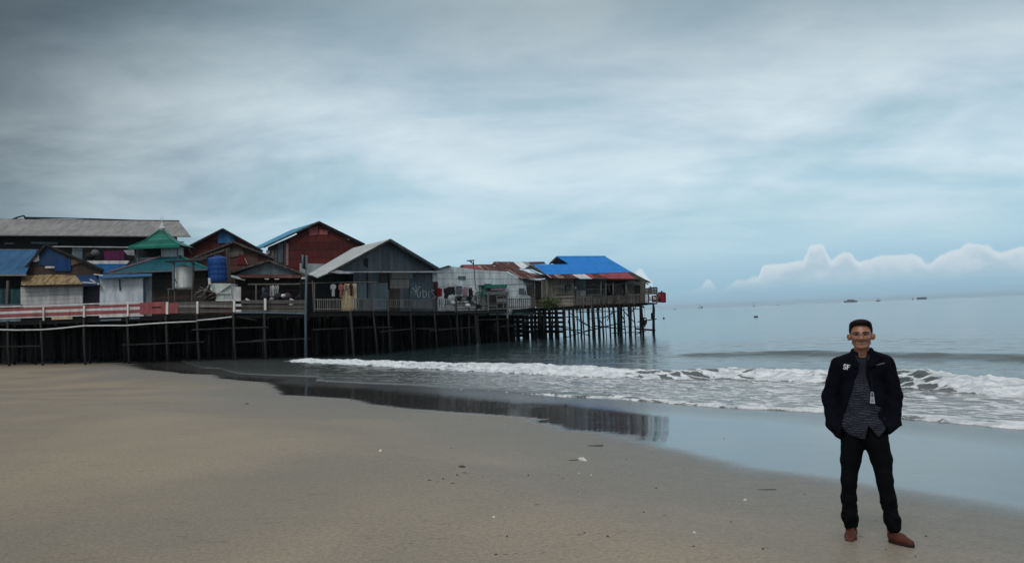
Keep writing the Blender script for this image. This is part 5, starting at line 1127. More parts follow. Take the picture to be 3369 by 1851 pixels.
# ------------------------------------------------------------------ pier tip
r = thing('end_platform', 'small overhanging platform with slatted crates at the pier tip', 'platform', P(*k8(880, 640), 85))
De = 85.0
E = lambda x, y, dd=0.0: Q(k8, x, y, De + dd)
MB().prism([E(560, 690, -.6), E(740, 672, -.6), E(1040, 640, -.6), E(1040, 618, -.6), E(860, 610, -.6), E(540, 640, -.6)], (0, 2.6, 0)).build('deck', M_PILE, r)
for x in (860, 1036): MB().bar(E(x, 425, -.6), E(x, 645, -.6), .10).build('post', M_POST, r)
MB().bar(E(780, 430, -.6), E(1040, 425, -.6), .10).build('rail', M_POST, r); MB().bar(E(860, 560, -.6), E(1040, 550, -.6), .08).build('rail', M_POST, r)
MB().prism([E(x, y, .4) for x, y in ((700, 470), (790, 470), (790, 640), (700, 650))], (0, .2, 0)).build('side_wall', M_DARKH, r)
for i, (x0_, x1_, y0_, lab) in enumerate(((785, 905, 295, 'slatted grey crate left of the two at the pier tip'), (915, 1040, 290, 'taller slatted grey crate right of the two at the pier tip'))):
    c_ = thing('slatted_crate', lab, 'crate', E((x0_ + x1_) / 2, 425), 'slatted crates at the pier tip')
    ys_ = (y0_ + 22, 345, 375, 400) if i == 0 else (y0_ + 4, 310, 345, 365, 395, 415)
    for y in ys_:
        MB().bar(E(x0_, y, -.3), E(x1_, y, -.3), .05, .12).build('slat', M_GPANEL if i else M_PK2, c_); MB().bar(E(x0_, y, .6), E(x1_, y, .6), .05, .10).build('slat', M_PK2, c_)
    for x in ((x0_ + 110, x0_ + 75) if i == 0 else (x0_ + 5, x0_ + 60, x1_ - 4)):
        MB().bar(E(x, y0_ - (30 if (i == 0 and x == x0_ + 110) else 0), -.34), E(x, 422, -.34), .12).build('upright', M_PK2, c_)
for nm, lab, pts_, m_ in (('cloth', 'white cloth with pink edge inside the pier tip railing', ((955, 475), (1000, 490), (1025, 520), (1022, 550), (985, 552), (960, 540)), M_CLOTHW), ('cloth', 'red cloth draped between the tip post and the red box', ((1048, 415), (1108, 412), (1112, 470), (1100, 530), (1092, 480), (1075, 500), (1060, 590), (1046, 560)), M_RED), ('cloth', 'small white cloth at the left of the tip railing', ((878, 480), (900, 485), (915, 520), (912, 555), (880, 552)), M_CLOTHW), ('cloth', 'red cloth behind the white one on the tip railing', ((925, 465), (1020, 455), (1030, 600), (930, 600)), M_RED)):
    o = MB().prism([E(x, y, .35 if 'behind' in lab else -.1) for x, y in pts_], (0, .06, 0)).build(nm, m_); T(o, lab, 'cloth', 'cloths at the pier tip')
r = thing('red_box', 'dark red metal box jutting out over the water at the pier tip', 'box', E(1165, 600, 1))
MB().prism([E(1108, 392, 0), E(1205, 400, 0), E(1205, 596, 0), E(1108, 598, 0)], (0, 1.4, 0)).build('box_body', M_DRED, r)
MB().prism([E(1112, 386, -.06), E(1190, 392, -.06), E(1226, 408, -.06), E(1230, 598, -.06), E(1206, 598, -.06), E(1206, 402, -.06), E(1112, 394, -.06)], (0, 1.5, 0)).build('frame', M_PILE, r)
MB().bar(E(1046, 596, 0), E(1230, 597, 0), .14, .10).build('bottom_beam', M_PILE, r); MB().bar(E(1140, 358, .3), E(1140, 388, .3), .12).build('stub', M_PILE, r); MB().bar(E(1163, 598, .3), E(1163, 615, .3), .12).build('stub', M_PILE, r)
r = thing('mooring_post', 'single leaning post standing in the water beyond the pier tip with cross planks', 'post', Vector((E(965, 1290).x, De - 1.0, 0)))
MB().tube([E(962, 640, -.8), E(968, 760, -.8), E(966, 1000, -.8), Vector((E(963, 1290, -.8).x, De - .8, -.6))], [.10, .14, .13, .15], 7).build('post_shaft', M_PILE, r, True)
MB().bar(E(630, 1018, -1), E(1028, 955, -1), .10).build('cross_pole', M_PILE, r); MB().bar(E(590, 1163, -1), E(1002, 1196, -1), .16, .18).build('cross_plank', M_PILE, r)
for i, (x, y0_, y1_, w_, lab) in enumerate(((945, 835, 955, 20, 'rectangular rusty frame hanging on the outer post'), (780, 935, 1080, 32, 'tangled basket hanging on a rope from the platform corner'))):
    r = thing('hanging_basket', lab, 'basket', E(x, y1_, -1), 'baskets hanging at the pier tip')
    c0_ = [E(x - w_, y0_, -1.1), E(x + w_, y0_ + (8 if i else 0), -1.1), E(x + w_ * (1.1 if i else 1), y1_ - (30 if i else 0), -1.1), E(x - w_ * .4 * (1 if i else 2.3), y1_, -1.1)]
    mb = MB()
    for q in range(4): mb.tube([c0_[q], c0_[(q + 1) % 4]], .07 if not i else .06, 5)
    if i:
        for q in range(9): mb.tube([E(x + random.uniform(-w_, w_), random.uniform(y0_, y1_), -1.1 + random.uniform(-.2, .2)), E(x + random.uniform(-w_, w_), random.uniform(y0_, y1_ + 30), -1.1)], .035, 4)
        mb.tube([E(x - 10, y1_, -1.1), E(x + 2, y1_ + 55, -1.1)], .05, 5)
    mb.build('frame', M_PILE, r, True)
    MB().tube([E(x - 8 if i else x - 5, 700 if i else 780, -1.1), E(x, y0_, -1.1)], .015, 4).build('rope', M_PILE, r)
    if i: MB().tube([E(690, 690, -1.0), E(745, 692, -1.05), E(768, 720, -1.1)], .08, 6).build('hook_bar', M_PILE, r, True)

# ------------------------------------------------------------------ far craft on the sea
M_SHIP = surf('ship_dark_grey', (.045, .07, .09), .15); M_SHIPW = surf('ship_white', (.6, .62, .65), .1)
def hull(px0, px1, D, zt, zb=0, rake=.12):
    a = P(px0, 990, D).x; b_ = P(px1, 990, D).x; L_ = b_ - a
    prof_ = [(a, zt * 1.0), (b_, zt * 1.0), (b_ - L_ * rake, zb - .3), (a + L_ * rake, zb - .3)]
    V = []; w_ = L_ * .12
    mb = MB(); mb.prism([Vector((x, D - w_, z)) for x, z in prof_], (0, 2 * w_, 0))
    return mb, a, b_, w_
Dd = 3000
mb, a, b_, w_ = hull(2777, 2820, Dd, 5.5, rake=.06); r = thing('ferry', 'long dark grey ship right above the standing man on the horizon', 'ship', (a, Dd, 0)); mb.build('hull', M_SHIP, r)
L_ = b_ - a; mb = MB(); mb.prism([(a + L_ * .2, Dd - 2, 5.5), (a + L_ * .82, Dd - 2, 5.5), (a + L_ * .78, Dd - 2, 8.5), (a + L_ * .45, Dd - 2, 8.7), (a + L_ * .42, Dd - 2, 9.8), (a + L_ * .3, Dd - 2, 9.8)], (0, 4, 0)); mb.build('superstructure', M_SHIP, r)
mb, a, b_, w_ = hull(2882, 2897, 2500, 3.2, rake=.1); r = thing('motor_vessel', 'small vessel with white deckhouse between the two long ships', 'ship', (a, 2500, 0)); mb.build('hull', M_SHIP, r)
MB().box(((a + b_) / 2, 2500, 4.4), ((b_ - a) * .5, 3, 2.4)).build('deckhouse', M_SHIPW, r); MB().box(((a + b_) / 2 + 1, 2500, 6.4), (2, 2, 1.6)).build('bridge', M_SHIP, r)
mb, a, b_, w_ = hull(3018, 3048, 3400, 6.5, rake=.02); r = thing('barge', 'boxy dark barge farthest right on the horizon', 'barge', (a, 3400, 0)); mb.build('hull', M_SHIP, r)
MB().prism([(a + 1, 3398, 6.5), (b_ - 1, 3398, 6.5), (b_ - 2, 3398, 8.5), (a + 2, 3398, 8.2)], (0, 5, 0)).build('cargo', M_SHIP, r)
mb, a, b_, w_ = hull(3001, 3006, 3300, 3.0); r = thing('tug', 'tiny tug just left of the boxy barge', 'tug', (a, 3300, 0)); mb.build('hull', M_SHIP, r); MB().box(((a + b_) / 2, 3300, 5), (2.4, 2, 4)).build('wheelhouse', M_SHIP, r)
a = P(2480, 1000, 1800); r = thing('sailboat', 'white upright sail standing alone on the water', 'sailboat', (a.x, 1800, 0))
MB().prism([(a.x - 2.2, 1800, 1), (a.x + 2.4, 1800, 1), (a.x + 1.5, 1800, 8.0), (a.x + .1, 1800, 10.5), (a.x - 1.4, 1800, 8)], (0, .15, 0)).build('sail', M_SHIPW, r); MB().prism([(a.x - 2, 1799.4, .9), (a.x + 2, 1799.4, .9), (a.x + 1.4, 1799.4, -.2), (a.x - 1.4, 1799.4, -.2)], (0, 1.2, 0)).build('hull', M_SHIP, r)
a = P(2304, 1000, 2600); r = thing('fishing_boat', 'faint fishing boat with a thin mast left of the white sail', 'boat', (a.x, 2600, 0)); M_FAINT = surf('ship_pale_grey', (.12, .17, .21), .1)
MB().prism([(a.x - 6, 2598, 2), (a.x + 8, 2598, 2), (a.x + 6, 2598, -.3), (a.x - 4, 2598, -.3)], (0, 4, 0)).build('hull', M_FAINT, r); MB().box((a.x - 3, 2600, 8), (.8, .8, 13)).build('mast', M_FAINT, r); MB().box((a.x + 4.5, 2600, 4), (4, 2, 4)).build('cabin', M_FAINT, r)
for px, D, L_, lab in ((2559, 2400, 5, 'dark speck of a canoe right of the white sail'), (2219, 1700, 3.6, 'dark speck of a canoe nearest the pier tip')):
    a = P(px, 1000, D); r = thing('canoe', lab, 'boat', (a.x, D, 0), 'distant canoes'); MB().prism([(a.x - L_ / 2, D - .5, 1.2), (a.x + L_ / 2, D - .5, 1.2), (a.x + L_ * .35, D - .5, -.2), (a.x - L_ * .35, D - .5, -.2)], (0, 1, 0)).build('hull', M_SHIP, r); MB().box((a.x + .5, D, 2), (.8, .6, 1.8)).build('cabin', M_SHIP, r)
a = Pz(2184, 1048, 0); r = thing('buoy', 'round black buoy floating off the pier tip', 'buoy', a); MB().lathe(a - Vector((0, 0, .15)), [(.15 * a.y / 100, 0)] + [(math.sin(t_) * .15 * a.y / 100 * .85, .3 * a.y / 200 * (1 - math.cos(t_)) * .8) for t_ in np.linspace(.5, 3.0, 8)], 14).build('float', M_PILE, r, True); MB().lathe(a + Vector((0, 0, a.y * .0022)), [(.05, 0), (.05, .12)], 6).build('ring', M_PILE, r)
a = Pz(2487, 1043, 0); r = thing('floating_drum', 'dark drum floating on calm water below the white sail', 'drum', a); MB().tube([a + Vector((-.38, 0, .1)), a + Vector((.38, 0, .1))], .17, 10).build('drum_body', M_PILE, r, True); MB().box(a + Vector((0, 0, .28)), (.5, .2, .08)).build('drum_lid', M_SHIPW, r)

# ------------------------------------------------------------------ bits on the sand
from mathutils.bvhtree import BVHTree
def sandz(x, y): return float(beach_z(np.array([[x]]), np.array([[y]]))[0, 0])
def onsand(px, py):
    p_ = Pz(px, py, .2)
    for _ in range(8): p_ = Pz(px, py, sandz(p_.x, p_.y))
    return p_
def flake(p_, L_, W_, H_, mat, name, rz=0.0, n=9, seed=0):
    rr = random.Random(seed); V = []; mb = MB(); top_ = []; 
    for i in range(n):
        a = 6.283 * i / n; q = rr.uniform(.75, 1.1); x = math.cos(a) * L_ / 2 * q; y = math.sin(a) * W_ / 2 * q
        top_.append(Vector((x * math.cos(rz) - y * math.sin(rz), x * math.sin(rz) + y * math.cos(rz), 0)))
    V = [p_ + t_ + Vector((0, 0, -.004)) for t_ in top_] + [p_ + t_ * .55 + Vector((0, 0, H_ * rr.uniform(.8, 1.1))) for t_ in top_] + [p_ + Vector((0, 0, H_ * 1.15))]
    fs = []
    for i in range(n): j = (i + 1) % n; fs += [[i, j, n + j, n + i], [n + i, n + j, 2 * n]]
    mb.add(V, fs); return mb.build(name, mat)
k10 = lambda x, y: (1300 + x / 1.84, 1400 + y / 1.84); k11 = lambda x, y: (900 + x / 2.342, 1120 + y / 2.342)
M_SHELL = surf('white_shell', (.62, .58, .54), .2); M_LEAF = surf('dark_wet_leaf', (.06, .047, .036), .3, rough=.7); M_TWIG = surf('driftwood', (.08, .065, .05), .3)
p_ = onsand(*k10(1127, 208)); o = flake(p_, .17, .10, .035, M_SHELL, 'seashell', .1, 11, 3); T(o, 'white ridged seashell, the largest pale thing on the sand', 'shell')
p_ = onsand(*k10(1075, 210)); o = MB().tube([p_ + Vector((-.07, 0, .004)), p_ + Vector((.09, .03, .006))], .006, 5).build('twig', M_TWIG); T(o, 'thin twig touching the big white seashell', 'twig')
p_ = onsand(*k10(403, 250)); o = flake(p_, .10, .07, .02, M_LEAF, 'stone', 0, 10, 5); T(o, 'dark flat stone, largest dark lump on the middle of the beach', 'stone')
p_ = onsand(*k10(1211, 123)); o = MB().tube([p_ + Vector((-.13, 0, .008)), p_ + Vector((.13, 0, .008))], .010, 6).build('stick', M_TWIG); T(o, 'straight stick lying level between the reflection and the big shell', 'stick')
p_ = onsand(*k10(2252, 388)); o = MB().tube([p_ + Vector((-.12, .01, .006)), p_ + Vector((.10, -.01, .006))], .005, 5).build('twig', M_TWIG); T(o, 'long thin twig at the wet sand edge left of the man', 'twig')
p_ = onsand(1861, 1335); o = flake(p_, .10, .07, .05, M_LEAF, 'washed_up_clod', .3, 8, 8); T(o, 'black clod alone on the smooth wet film below the waves', 'clod')
p_ = onsand(812, 1330); o = flake(p_, .16, .12, .06, surf('grey_shell', (.2, .19, .18), .2), 'stone', .3, 8, 9); T(o, 'grey round stone alone high on the left beach', 'stone')
SH_ = [(k10(1810, 647), .045, 'white shell fragment lower middle of the beach'), (k10(2118, 450), .05, 'flat pale shell left of the man just off the wet edge'), (k10(1186, 297), .035, 'tiny white shell below the largest seashell'), (k10(597, 553), .04, 'broken pale shell on the lower left sand'), (k11(825, 848), .06, 'small pale shell up on the grey sand at left'), (k10(1110, 287), .03, 'pale crumb left of the tiny white shell')]
for (q, s_, lab) in SH_:
    p_ = onsand(*q); o = flake(p_, s_ * random.uniform(.9, 1.1), s_ * .8, s_ * .3, M_SHELL, 'shell_fragment', random.uniform(0, 3), 8, int(q[0])); T(o, lab, 'shell', 'pale shell fragments on the sand')
BITS = [k10(*q) for q in ((805, 301), (420, 284), (375, 297), (207, 329), (291, 322), (348, 349), (990, 301), (1010, 317), (1400, 202), (1412, 313), (1108, 400), (860, 475), (1505, 523), (1626, 542), (2033, 582), (2102, 475), (2226, 745), (2249, 739), (1146, 647), (1120, 658), (1286, 669), (633, 663), (678, 669), (671, 778), (610, 779), (732, 770), (1806, 729), (898, 767), (338, 136), (103, 191), (1580, 378), (1938, 446), (1990, 78), (1937, 121), (2480, 413), (97, 709), (530, 305), (255, 339))] + [(2900 + 15, 1807), (2923, 1828), (3012, 1829), (2880, 1711), (3047, 1763), (2832, 1764)] + [k11(*q) for q in ((80, 637), (248, 666), (436, 650), (450, 720), (325, 600), (950, 842), (1370, 828), (1720, 748), (1810, 743))]
protos = []
for i in range(6):
    p_ = onsand(*BITS[i]); L_ = .026
    if i % 2 == 0: o = flake(p_, L_, L_ * .7, .012, M_LEAF, 'sand_debris', i, 8, i)
    else: o = MB().tube([p_ + Vector((-.024, 0, .003)), p_ + Vector((0, .004, .004)), p_ + Vector((.026, 0, .003))], [.002, .004, .002], 5).build('sand_debris', M_TWIG)
    T(o, 'small dark bit of leaf or twig washed onto the sand', 'debris', 'small dark bits washed onto the sand'); protos.append(o)
for i, q in enumerate(BITS[6:]):
    o = protos[i % 6].copy(); COL.objects.link(o); o.location = onsand(*q) - Vector((0, 0, .001)); o.rotation_euler[2] = random.uniform(-.5, .5); s_ = random.uniform(.5, 1.1); o.scale = (s_, s_, s_ * .6)
# ------------------------------------------------------------------ the man
class Vol:
    def __init__(s, xs, ys, zs):
        s.xs, s.ys, s.zs = xs, ys, zs; s.F = np.full((len(xs), len(ys), len(zs)), .5, dtype=np.float32)
    def box(s, lo, hi):
        ix = [max(0, np.searchsorted(a, l) - 1) for a, l in zip((s.xs, s.ys, s.zs), lo)]; jx = [min(len(a), np.searchsorted(a, h) + 1) for a, h in zip((s.xs, s.ys, s.zs), hi)]
        sl_ = tuple(slice(i, j) for i, j in zip(ix, jx))
        return sl_, s.xs[sl_[0]][:, None, None], s.ys[sl_[1]][None, :, None], s.zs[sl_[2]][None, None, :]
    def comb(s, sl_, d, k, sub=False):
        A = s.F[sl_]
        if sub:
            h = np.clip(.5 - .5 * (A + d) / k, 0, 1); s.F[sl_] = A * (1 - h) - d * h + k * h * (1 - h)
        else:
            h = np.clip(.5 + .5 * (A - d) / k, 0, 1); s.F[sl_] = A * (1 - h) + d * h - k * h * (1 - h)
    def cone(s, a, b, ra, rb, k=.02, sy=1.0, sub=False):
        m_ = max(ra, rb) * max(1, sy) + k + .03; lo = [min(p, q) - m_ for p, q in zip(a, b)]; hi = [max(p, q) + m_ for p, q in zip(a, b)]
        sl_, X, Y, Z = s.box(lo, hi)
        ax, ay, az_ = a; bx, by, bz = b; Yc = (Y - ay) / sy; dy_ = (by - ay) / sy
        dx, dz_ = bx - ax, bz - az_; l2 = dx * dx + dy_ * dy_ + dz_ * dz_ + 1e-9
        t_ = np.clip(((X - ax) * dx + Yc * dy_ + (Z - az_) * dz_) / l2, 0, 1)
        d = np.sqrt((X - ax - t_ * dx) ** 2 + (Yc - t_ * dy_) ** 2 + (Z - az_ - t_ * dz_) ** 2) - (ra + (rb - ra) * t_)
        s.comb(sl_, (d * min(1, sy)).astype(np.float32), k, sub); return s
    def chain(s, pts, k=.02, sy=1.0):
        for (a, ra), (b, rb) in zip(pts[:-1], pts[1:]): s.cone(a, b, ra, rb, k, sy)
        return s
    def ell(s, c, r_, k=.02, sub=False):
        m_ = k + .03; sl_, X, Y, Z = s.box([q - w_ - m_ for q, w_ in zip(c, r_)], [q + w_ + m_ for q, w_ in zip(c, r_)])
        X, Y, Z = (X - c[0]), (Y - c[1]), (Z - c[2])
        k0 = np.sqrt((X / r_[0]) ** 2 + (Y / r_[1]) ** 2 + (Z / r_[2]) ** 2) + 1e-9
        k1_ = np.sqrt((X / r_[0] ** 2) ** 2 + (Y / r_[1] ** 2) ** 2 + (Z / r_[2] ** 2) ** 2) + 1e-9
        s.comb(sl_, (k0 * (k0 - 1) / k1_).astype(np.float32), k, sub); return s
    def mesh(s):
        F_ = s.F; xs, ys, zs = s.xs, s.ys, s.zs; ins = F_ < 0
        nx, ny, nz_ = F_.shape
        acc = np.zeros((nx - 1, ny - 1, nz_ - 1, 3)); cnt = np.zeros((nx - 1, ny - 1, nz_ - 1))
        G = [xs[:, None, None] + 0 * F_, ys[None, :, None] + 0 * F_, zs[None, None, :] + 0 * F_]
        edges = []
        for ax_ in range(3):
            sa = [slice(None)] * 3; sb = [slice(None)] * 3; sa[ax_] = slice(0, -1); sb[ax_] = slice(1, None); sa, sb = tuple(sa), tuple(sb)
            cr_ = ins[sa] != ins[sb]; t_ = np.where(cr_, F_[sa] / np.where(cr_, F_[sa] - F_[sb], 1), 0)
            co = [g[sa] + (g[sb] - g[sa]) * t_ for g in G]
            o1, o2 = [q for q in range(3) if q != ax_]
            for i in (0, 1):
                for j in (0, 1):
                    s2 = [slice(None)] * 3; s2[o1] = slice(i, co[0].shape[o1] - 1 + i); s2[o2] = slice(j, co[0].shape[o2] - 1 + j); s2 = tuple(s2)
                    c_ = cr_[s2]; cnt += c_
                    for q in range(3): acc[..., q] += co[q][s2] * c_
            edges.append(cr_)
        act = cnt > 0; idx = -np.ones(cnt.shape, dtype=np.int64); idx[act] = np.arange(act.sum())
        V = acc[act] / cnt[act][:, None]; Fq = []
        for ax_ in range(3):
            o1, o2 = [q for q in range(3) if q != ax_]
            e = np.argwhere(edges[ax_]); ok = (e[:, o1] > 0) & (e[:, o2] > 0) & (e[:, o1] < cnt.shape[o1]) & (e[:, o2] < cnt.shape[o2]); e = e[ok]
            q4 = []
            for i, j in ((1, 1), (0, 1), (0, 0), (1, 0)):
                f_ = e.copy(); f_[:, o1] -= i; f_[:, o2] -= j; q4.append(idx[f_[:, 0], f_[:, 1], f_[:, 2]])
            q4 = np.stack(q4, -1); fl = ins[e[:, 0], e[:, 1], e[:, 2]]
            if ax_ == 1: fl = ~fl
            q4[~fl] = q4[~fl][:, ::-1]; Fq.append(q4)
        return V, np.concatenate(Fq)
def vol_obj(name, vol, mat, parent, smooth_it=1, post=None):
    V, Fq = vol.mesh()
    for _ in range(smooth_it):                                   # light Laplacian pass takes the grid steps out
        S = np.zeros_like(V); C_ = np.zeros(len(V))
        for i in range(4):
            a, b_ = Fq[:, i], Fq[:, (i + 1) % 4]
            for q in range(3): S[:, q] += np.bincount(a, V[b_, q], len(V)) + np.bincount(b_, V[a, q], len(V))
            C_ += np.bincount(a, minlength=len(V)) + np.bincount(b_, minlength=len(V))
        V = V * .45 + S / C_[:, None] * .55
    if post: V = post(V)
    Vl = V; V = V @ np.array(MR).T
    me = bpy.data.meshes.new(name); me.from_pydata(V.tolist(), [], Fq.tolist()); me.materials.append(mat)
    me.polygons.foreach_set('use_smooth', [True] * len(me.polygons)); me.update()
    o = bpy.data.objects.new(name, me); COL.objects.link(o); o.parent = parent
    return o, Vl, Fq
def lin(a, b, s_): return np.arange(a, b + s_, s_)

p0 = onsand(2868, 1776); Dp_ = p0.y
man = thing('person', 'smiling man with glasses, black jacket and brown shoes standing on the beach', 'man', p0)
_az = math.atan2(p0.x, p0.y); MR = Matrix.Rotation(-_az, 3, 'Z'); MRI = MR.inverted()      # he faces the camera
_vd = Vector((p0.x, p0.y, 0)).normalized()
def H(px, py, y=0.0):
    d_ = ray(px, py); t_ = (_vd.dot(p0) + y) / _vd.dot(d_)
    q = MRI @ (Vector((d_.x * t_, d_.y * t_, d_.z * t_ + HC)) - p0); return (q.x, y, q.z)
print('MAN', p0, 'height', H(2830, 1045)[2])
# skin, lips
msk, nt = mat_new('skin')
lp = nd(nt, 'ShaderNodeAttribute', attribute_name='lips').outputs['Fac']
gp = nt.nodes.new('ShaderNodeTexCoord').outputs['Object']
sk = mixc(nt, noise(nt, gp, 40, 3, .6), (.235, .092, .056), (.34, .145, .092))
sk = mixc(nt, lp, sk, (.12, .042, .035))
b = nd(nt, 'ShaderNodeBsdfPrincipled', {'Base Color': sk, 'Roughness': .40}); b.inputs['Subsurface Weight'].default_value = .08; b.inputs['Subsurface Radius'].default_value = (.02, .008, .004); finish(nt, b)
def fabric(name, c, rough=.9, bs=220, fold=6.0, bst=.35):
    m, nt = mat_new(name); gp = nt.nodes.new('ShaderNodeTexCoord').outputs['Object']
    n1 = noise(nt, gp, bs, 2, .5); n2 = noise(nt, gp, fold, 3, .6)
    b = nd(nt, 'ShaderNodeBsdfPrincipled', {'Base Color': mixc(nt, n2, tuple(q * .75 for q in c), tuple(q * 1.3 for q in c)), 'Roughness': rough})
    b.inputs['Specular IOR Level'].default_value = .06
    bm_ = nd(nt, 'ShaderNodeBump', {'Strength': bst, 'Distance': .01, 'Height': mt(nt, 'ADD', mt(nt, 'MULTIPLY', n1, .15), n2)}); nt.links.new(bm_.outputs[0], b.inputs['Normal']); finish(nt, b); return m
M_JACK = fabric('black_jacket_cloth', (.0035, .0042, .0075)); M_TROU = fabric('black_denim', (.0035, .0036, .0045), .85)
# chin point
cx_, _, cz_ = H(2835, 1143.5)
def STR(q):                                             # head a little broader than first modelled
    q = np.array(q, dtype=float); w_ = sstep(cz_ - .07, cz_ + .005, q[..., 2]); q[..., 0] = cx_ + (q[..., 0] - cx_) * (1 + .10 * w_); return q
def C(x, y, z): return (cx_ + x * 1.06, y - .035, cz_ + z * 1.03)
v = Vol(lin(-.34, .30, .0042), lin(-.19, .17, .0042), np.concatenate([lin(-.02, cz_ - .12, .009), lin(cz_ - .115, cz_ + .25, .0027)]))
v.ell(C(0, .022, .137), (.074, .096, .089), .02); v.ell(C(0, -.020, .090), (.070, .076, .082), .02); v.ell(C(0, -.030, .044), (.047, .056, .044), .022)
v.ell(C(0, -.078, .012), (.027, .020, .018), .016); v.cone(C(-.044, -.01, .040), C(-.02, -.06, .014), .018, .018, .02); v.cone(C(.044, -.01, .040), C(.02, -.06, .014), .018, .018, .02)
for s_ in (-1, 1):
    v.ell(C(s_ * .038, -.070, .081), (.023, .024, .021), .018)
v.cone(C(-.048, -.070, .128), C(.048, -.070, .128), .011, .011, .014)
v.cone(C(0, -.086, .120), C(0, -.116, .078), .008, .0155, .008)
for s_ in (-1, 1):
    v.ell(C(s_ * .0165, -.100, .073), (.0110, .013, .0095), .005)
    v.ell(C(s_ * .031, -.104, .112), (.022, .026, .0125), .006, sub=True)
    v.cone(C(s_ * .022, -.103, .068), C(s_ * .043, -.083, .044), .0040, .0034, .008, sub=True)     # smile folds
    v.ell(C(s_ * .079, .010, .086), (.008, .018, .028), .008); v.ell(C(s_ * .086, .014, .092), (.008, .015, .020), .006); v.ell(C(s_ * .091, .004, .089), (.005, .008, .013), .004, sub=True)
    v.cone(C(s_ * .064, .01, .086), C(s_ * .079, .012, .086), .024, .013, .010)
# mouth: open smile
arc_ = [(-.034, .0525), (-.018, .0425), (0, .039), (.018, .0425), (.034, .0525)]
v.chain([(C(x, -.0925 + abs(x) * .45, z + .0075), .0046) for x, z in arc_], .005)
v.chain([(C(x * .9, -.0905 + abs(x) * .45, z - .0090), .0052) for x, z in arc_], .006)
for (xa, za), (xb, zb) in zip(arc_[:-1], arc_[1:]): v.cone(C(xa * .9, -.101 + abs(xa) * .45, za - .001), C(xb * .9, -.101 + abs(xb) * .45, zb - .001), .0085, .0085, .003, sub=True)
# neck and the rest of the body, hidden in the clothes
nk = C(0, .030, -.085); v.cone(C(0, .022, .03), nk, .052, .056, .02)
v.cone(C(-.026, -.015, .02), C(-.01, -.012, -.09), .012, .010, .02); v.cone(C(.026, -.015, .02), C(.01, -.012, -.09), .012, .010, .02); v.ell(C(0, -.030, -.045), (.011, .010, .014), .012)
sL, sR = H(2762, 1203), H(2912, 1198); ch = H(2838, 1215); wa = H(2843, 1330); pe = H(2848, 1430)
v.cone((nk[0], .01, nk[2]), ch, .058, .08, .04, .8); v.cone(sL, sR, .045, .045, .05); v.chain([(ch, .105), (wa, .10), (pe, .10)], .04, .68)
eL, eR = H(2733, 1305, .03), H(2941, 1300, .03); hL, hR = H(2752, 1370, .0), H(2930, 1366, .01)
v.chain([(sL, .042), (eL, .034), (hL, .026)], .01); v.chain([(sR, .042), (eR, .034), (hR, .026)], .01)
for hh, s_ in ((hL, 1), (hR, -1)):
    pm = (hh[0] + s_ * .022, hh[1] - .012, hh[2] - .05); v.cone(hh, pm, .026, .030, .01, .6)
    for q in range(4): v.chain([((pm[0] + s_ * (q - 1.5) * .017, pm[1], pm[2] - .015), .0095), ((pm[0] + s_ * (q - 1.2) * .018, pm[1] - .004, pm[2] - .050 + abs(q - 1.5) * .006), .0085), ((pm[0] + s_ * (q - .8) * .018, pm[1] + .006, pm[2] - .072 + abs(q - 1.5) * .008), .0075)], .003)
    v.chain([((pm[0] + s_ * .026, pm[1] - .01, pm[2] + .02), .011), ((pm[0] + s_ * .048, pm[1] - .016, pm[2] - .008), .0095)], .004)
kL, kR = H(2791, 1592, -.01), H(2913, 1590, -.03); aL, aR = H(2801, 1738, .03), H(2932, 1742, .0)
v.chain([(H(2812, 1440), .07), (H(2799, 1510), .058), (H(2793, 1580, -.01), .043), (H(2795, 1660), .040), (aL, .034)], .01); v.chain([(H(2878, 1440), .07), (H(2900, 1510, -.01), .058), (H(2911, 1580, -.03), .043), (H(2926, 1660, -.03), .040), (aR, .034)], .01)
v.cone(aL, (aL[0] - .01, aL[1] - .15, .035), .028, .018, .01); v.cone(aR, (aR[0] + .11, aR[1] - .10, .035), .028, .018, .01)
ob, V, Fq = vol_obj('body', v, msk, man, 1, STR)
rel = V - np.array(C(0, 0, 0))
lipm = (np.abs(rel[:, 0]) < .034) & (rel[:, 1] < -.065)
zc = .039 + .0125 * (rel[:, 0] / .031) ** 2
lips = lipm * np.clip(1.25 - np.abs(rel[:, 2] - zc + .0005) / .012, 0, 1); lips = np.clip(lips * 3, 0, 1)
at_ = ob.data.attributes.new('lips', 'FLOAT', 'POINT'); at_.data.foreach_set('value', lips.astype(np.float32))
# hair
vh = Vol(lin(cx_ - .11, cx_ + .11, .003), lin(-.17, .14, .003), lin(cz_ + .02, cz_ + .25, .003))
vh.ell(C(0, .024, .142), (.083, .103, .089), .01); vh.ell(C(.004, -.035, .198), (.060, .050, .027), .02); vh.ell(C(-.030, .0, .182), (.044, .06, .034), .02); vh.ell(C(.030, .0, .182), (.044, .06, .034), .02)
vh.ell(C(0, .07, .08), (.066, .06, .06), .02)
X, Y, Z = vh.xs[:, None, None] - cx_, vh.ys[None, :, None] + .035, vh.zs[None, None, :] - cz_
hl = .186 + .005 * np.cos(X * 60) - np.clip(np.abs(X) - .045, 0, 1) * .9                # hairline across the forehead
face = np.minimum(np.minimum(-(Y + .028) + 0 * X + 0 * Z, hl - Z + 0 * Y), 9)
side = np.minimum(np.minimum(-(Y - .035) + 0 * X, (.088 + .0 * X) - Z + 0 * Y), 9)       # round the ears
low = .045 - Z + 0 * X + 0 * Y
cut = np.maximum(np.maximum(face, side), low)
tem = np.minimum(-(Y + .045) + 0 * X + 0 * Z, .10 - 0 * Z); cut = np.maximum(cut, np.minimum(tem, .186 - Z))
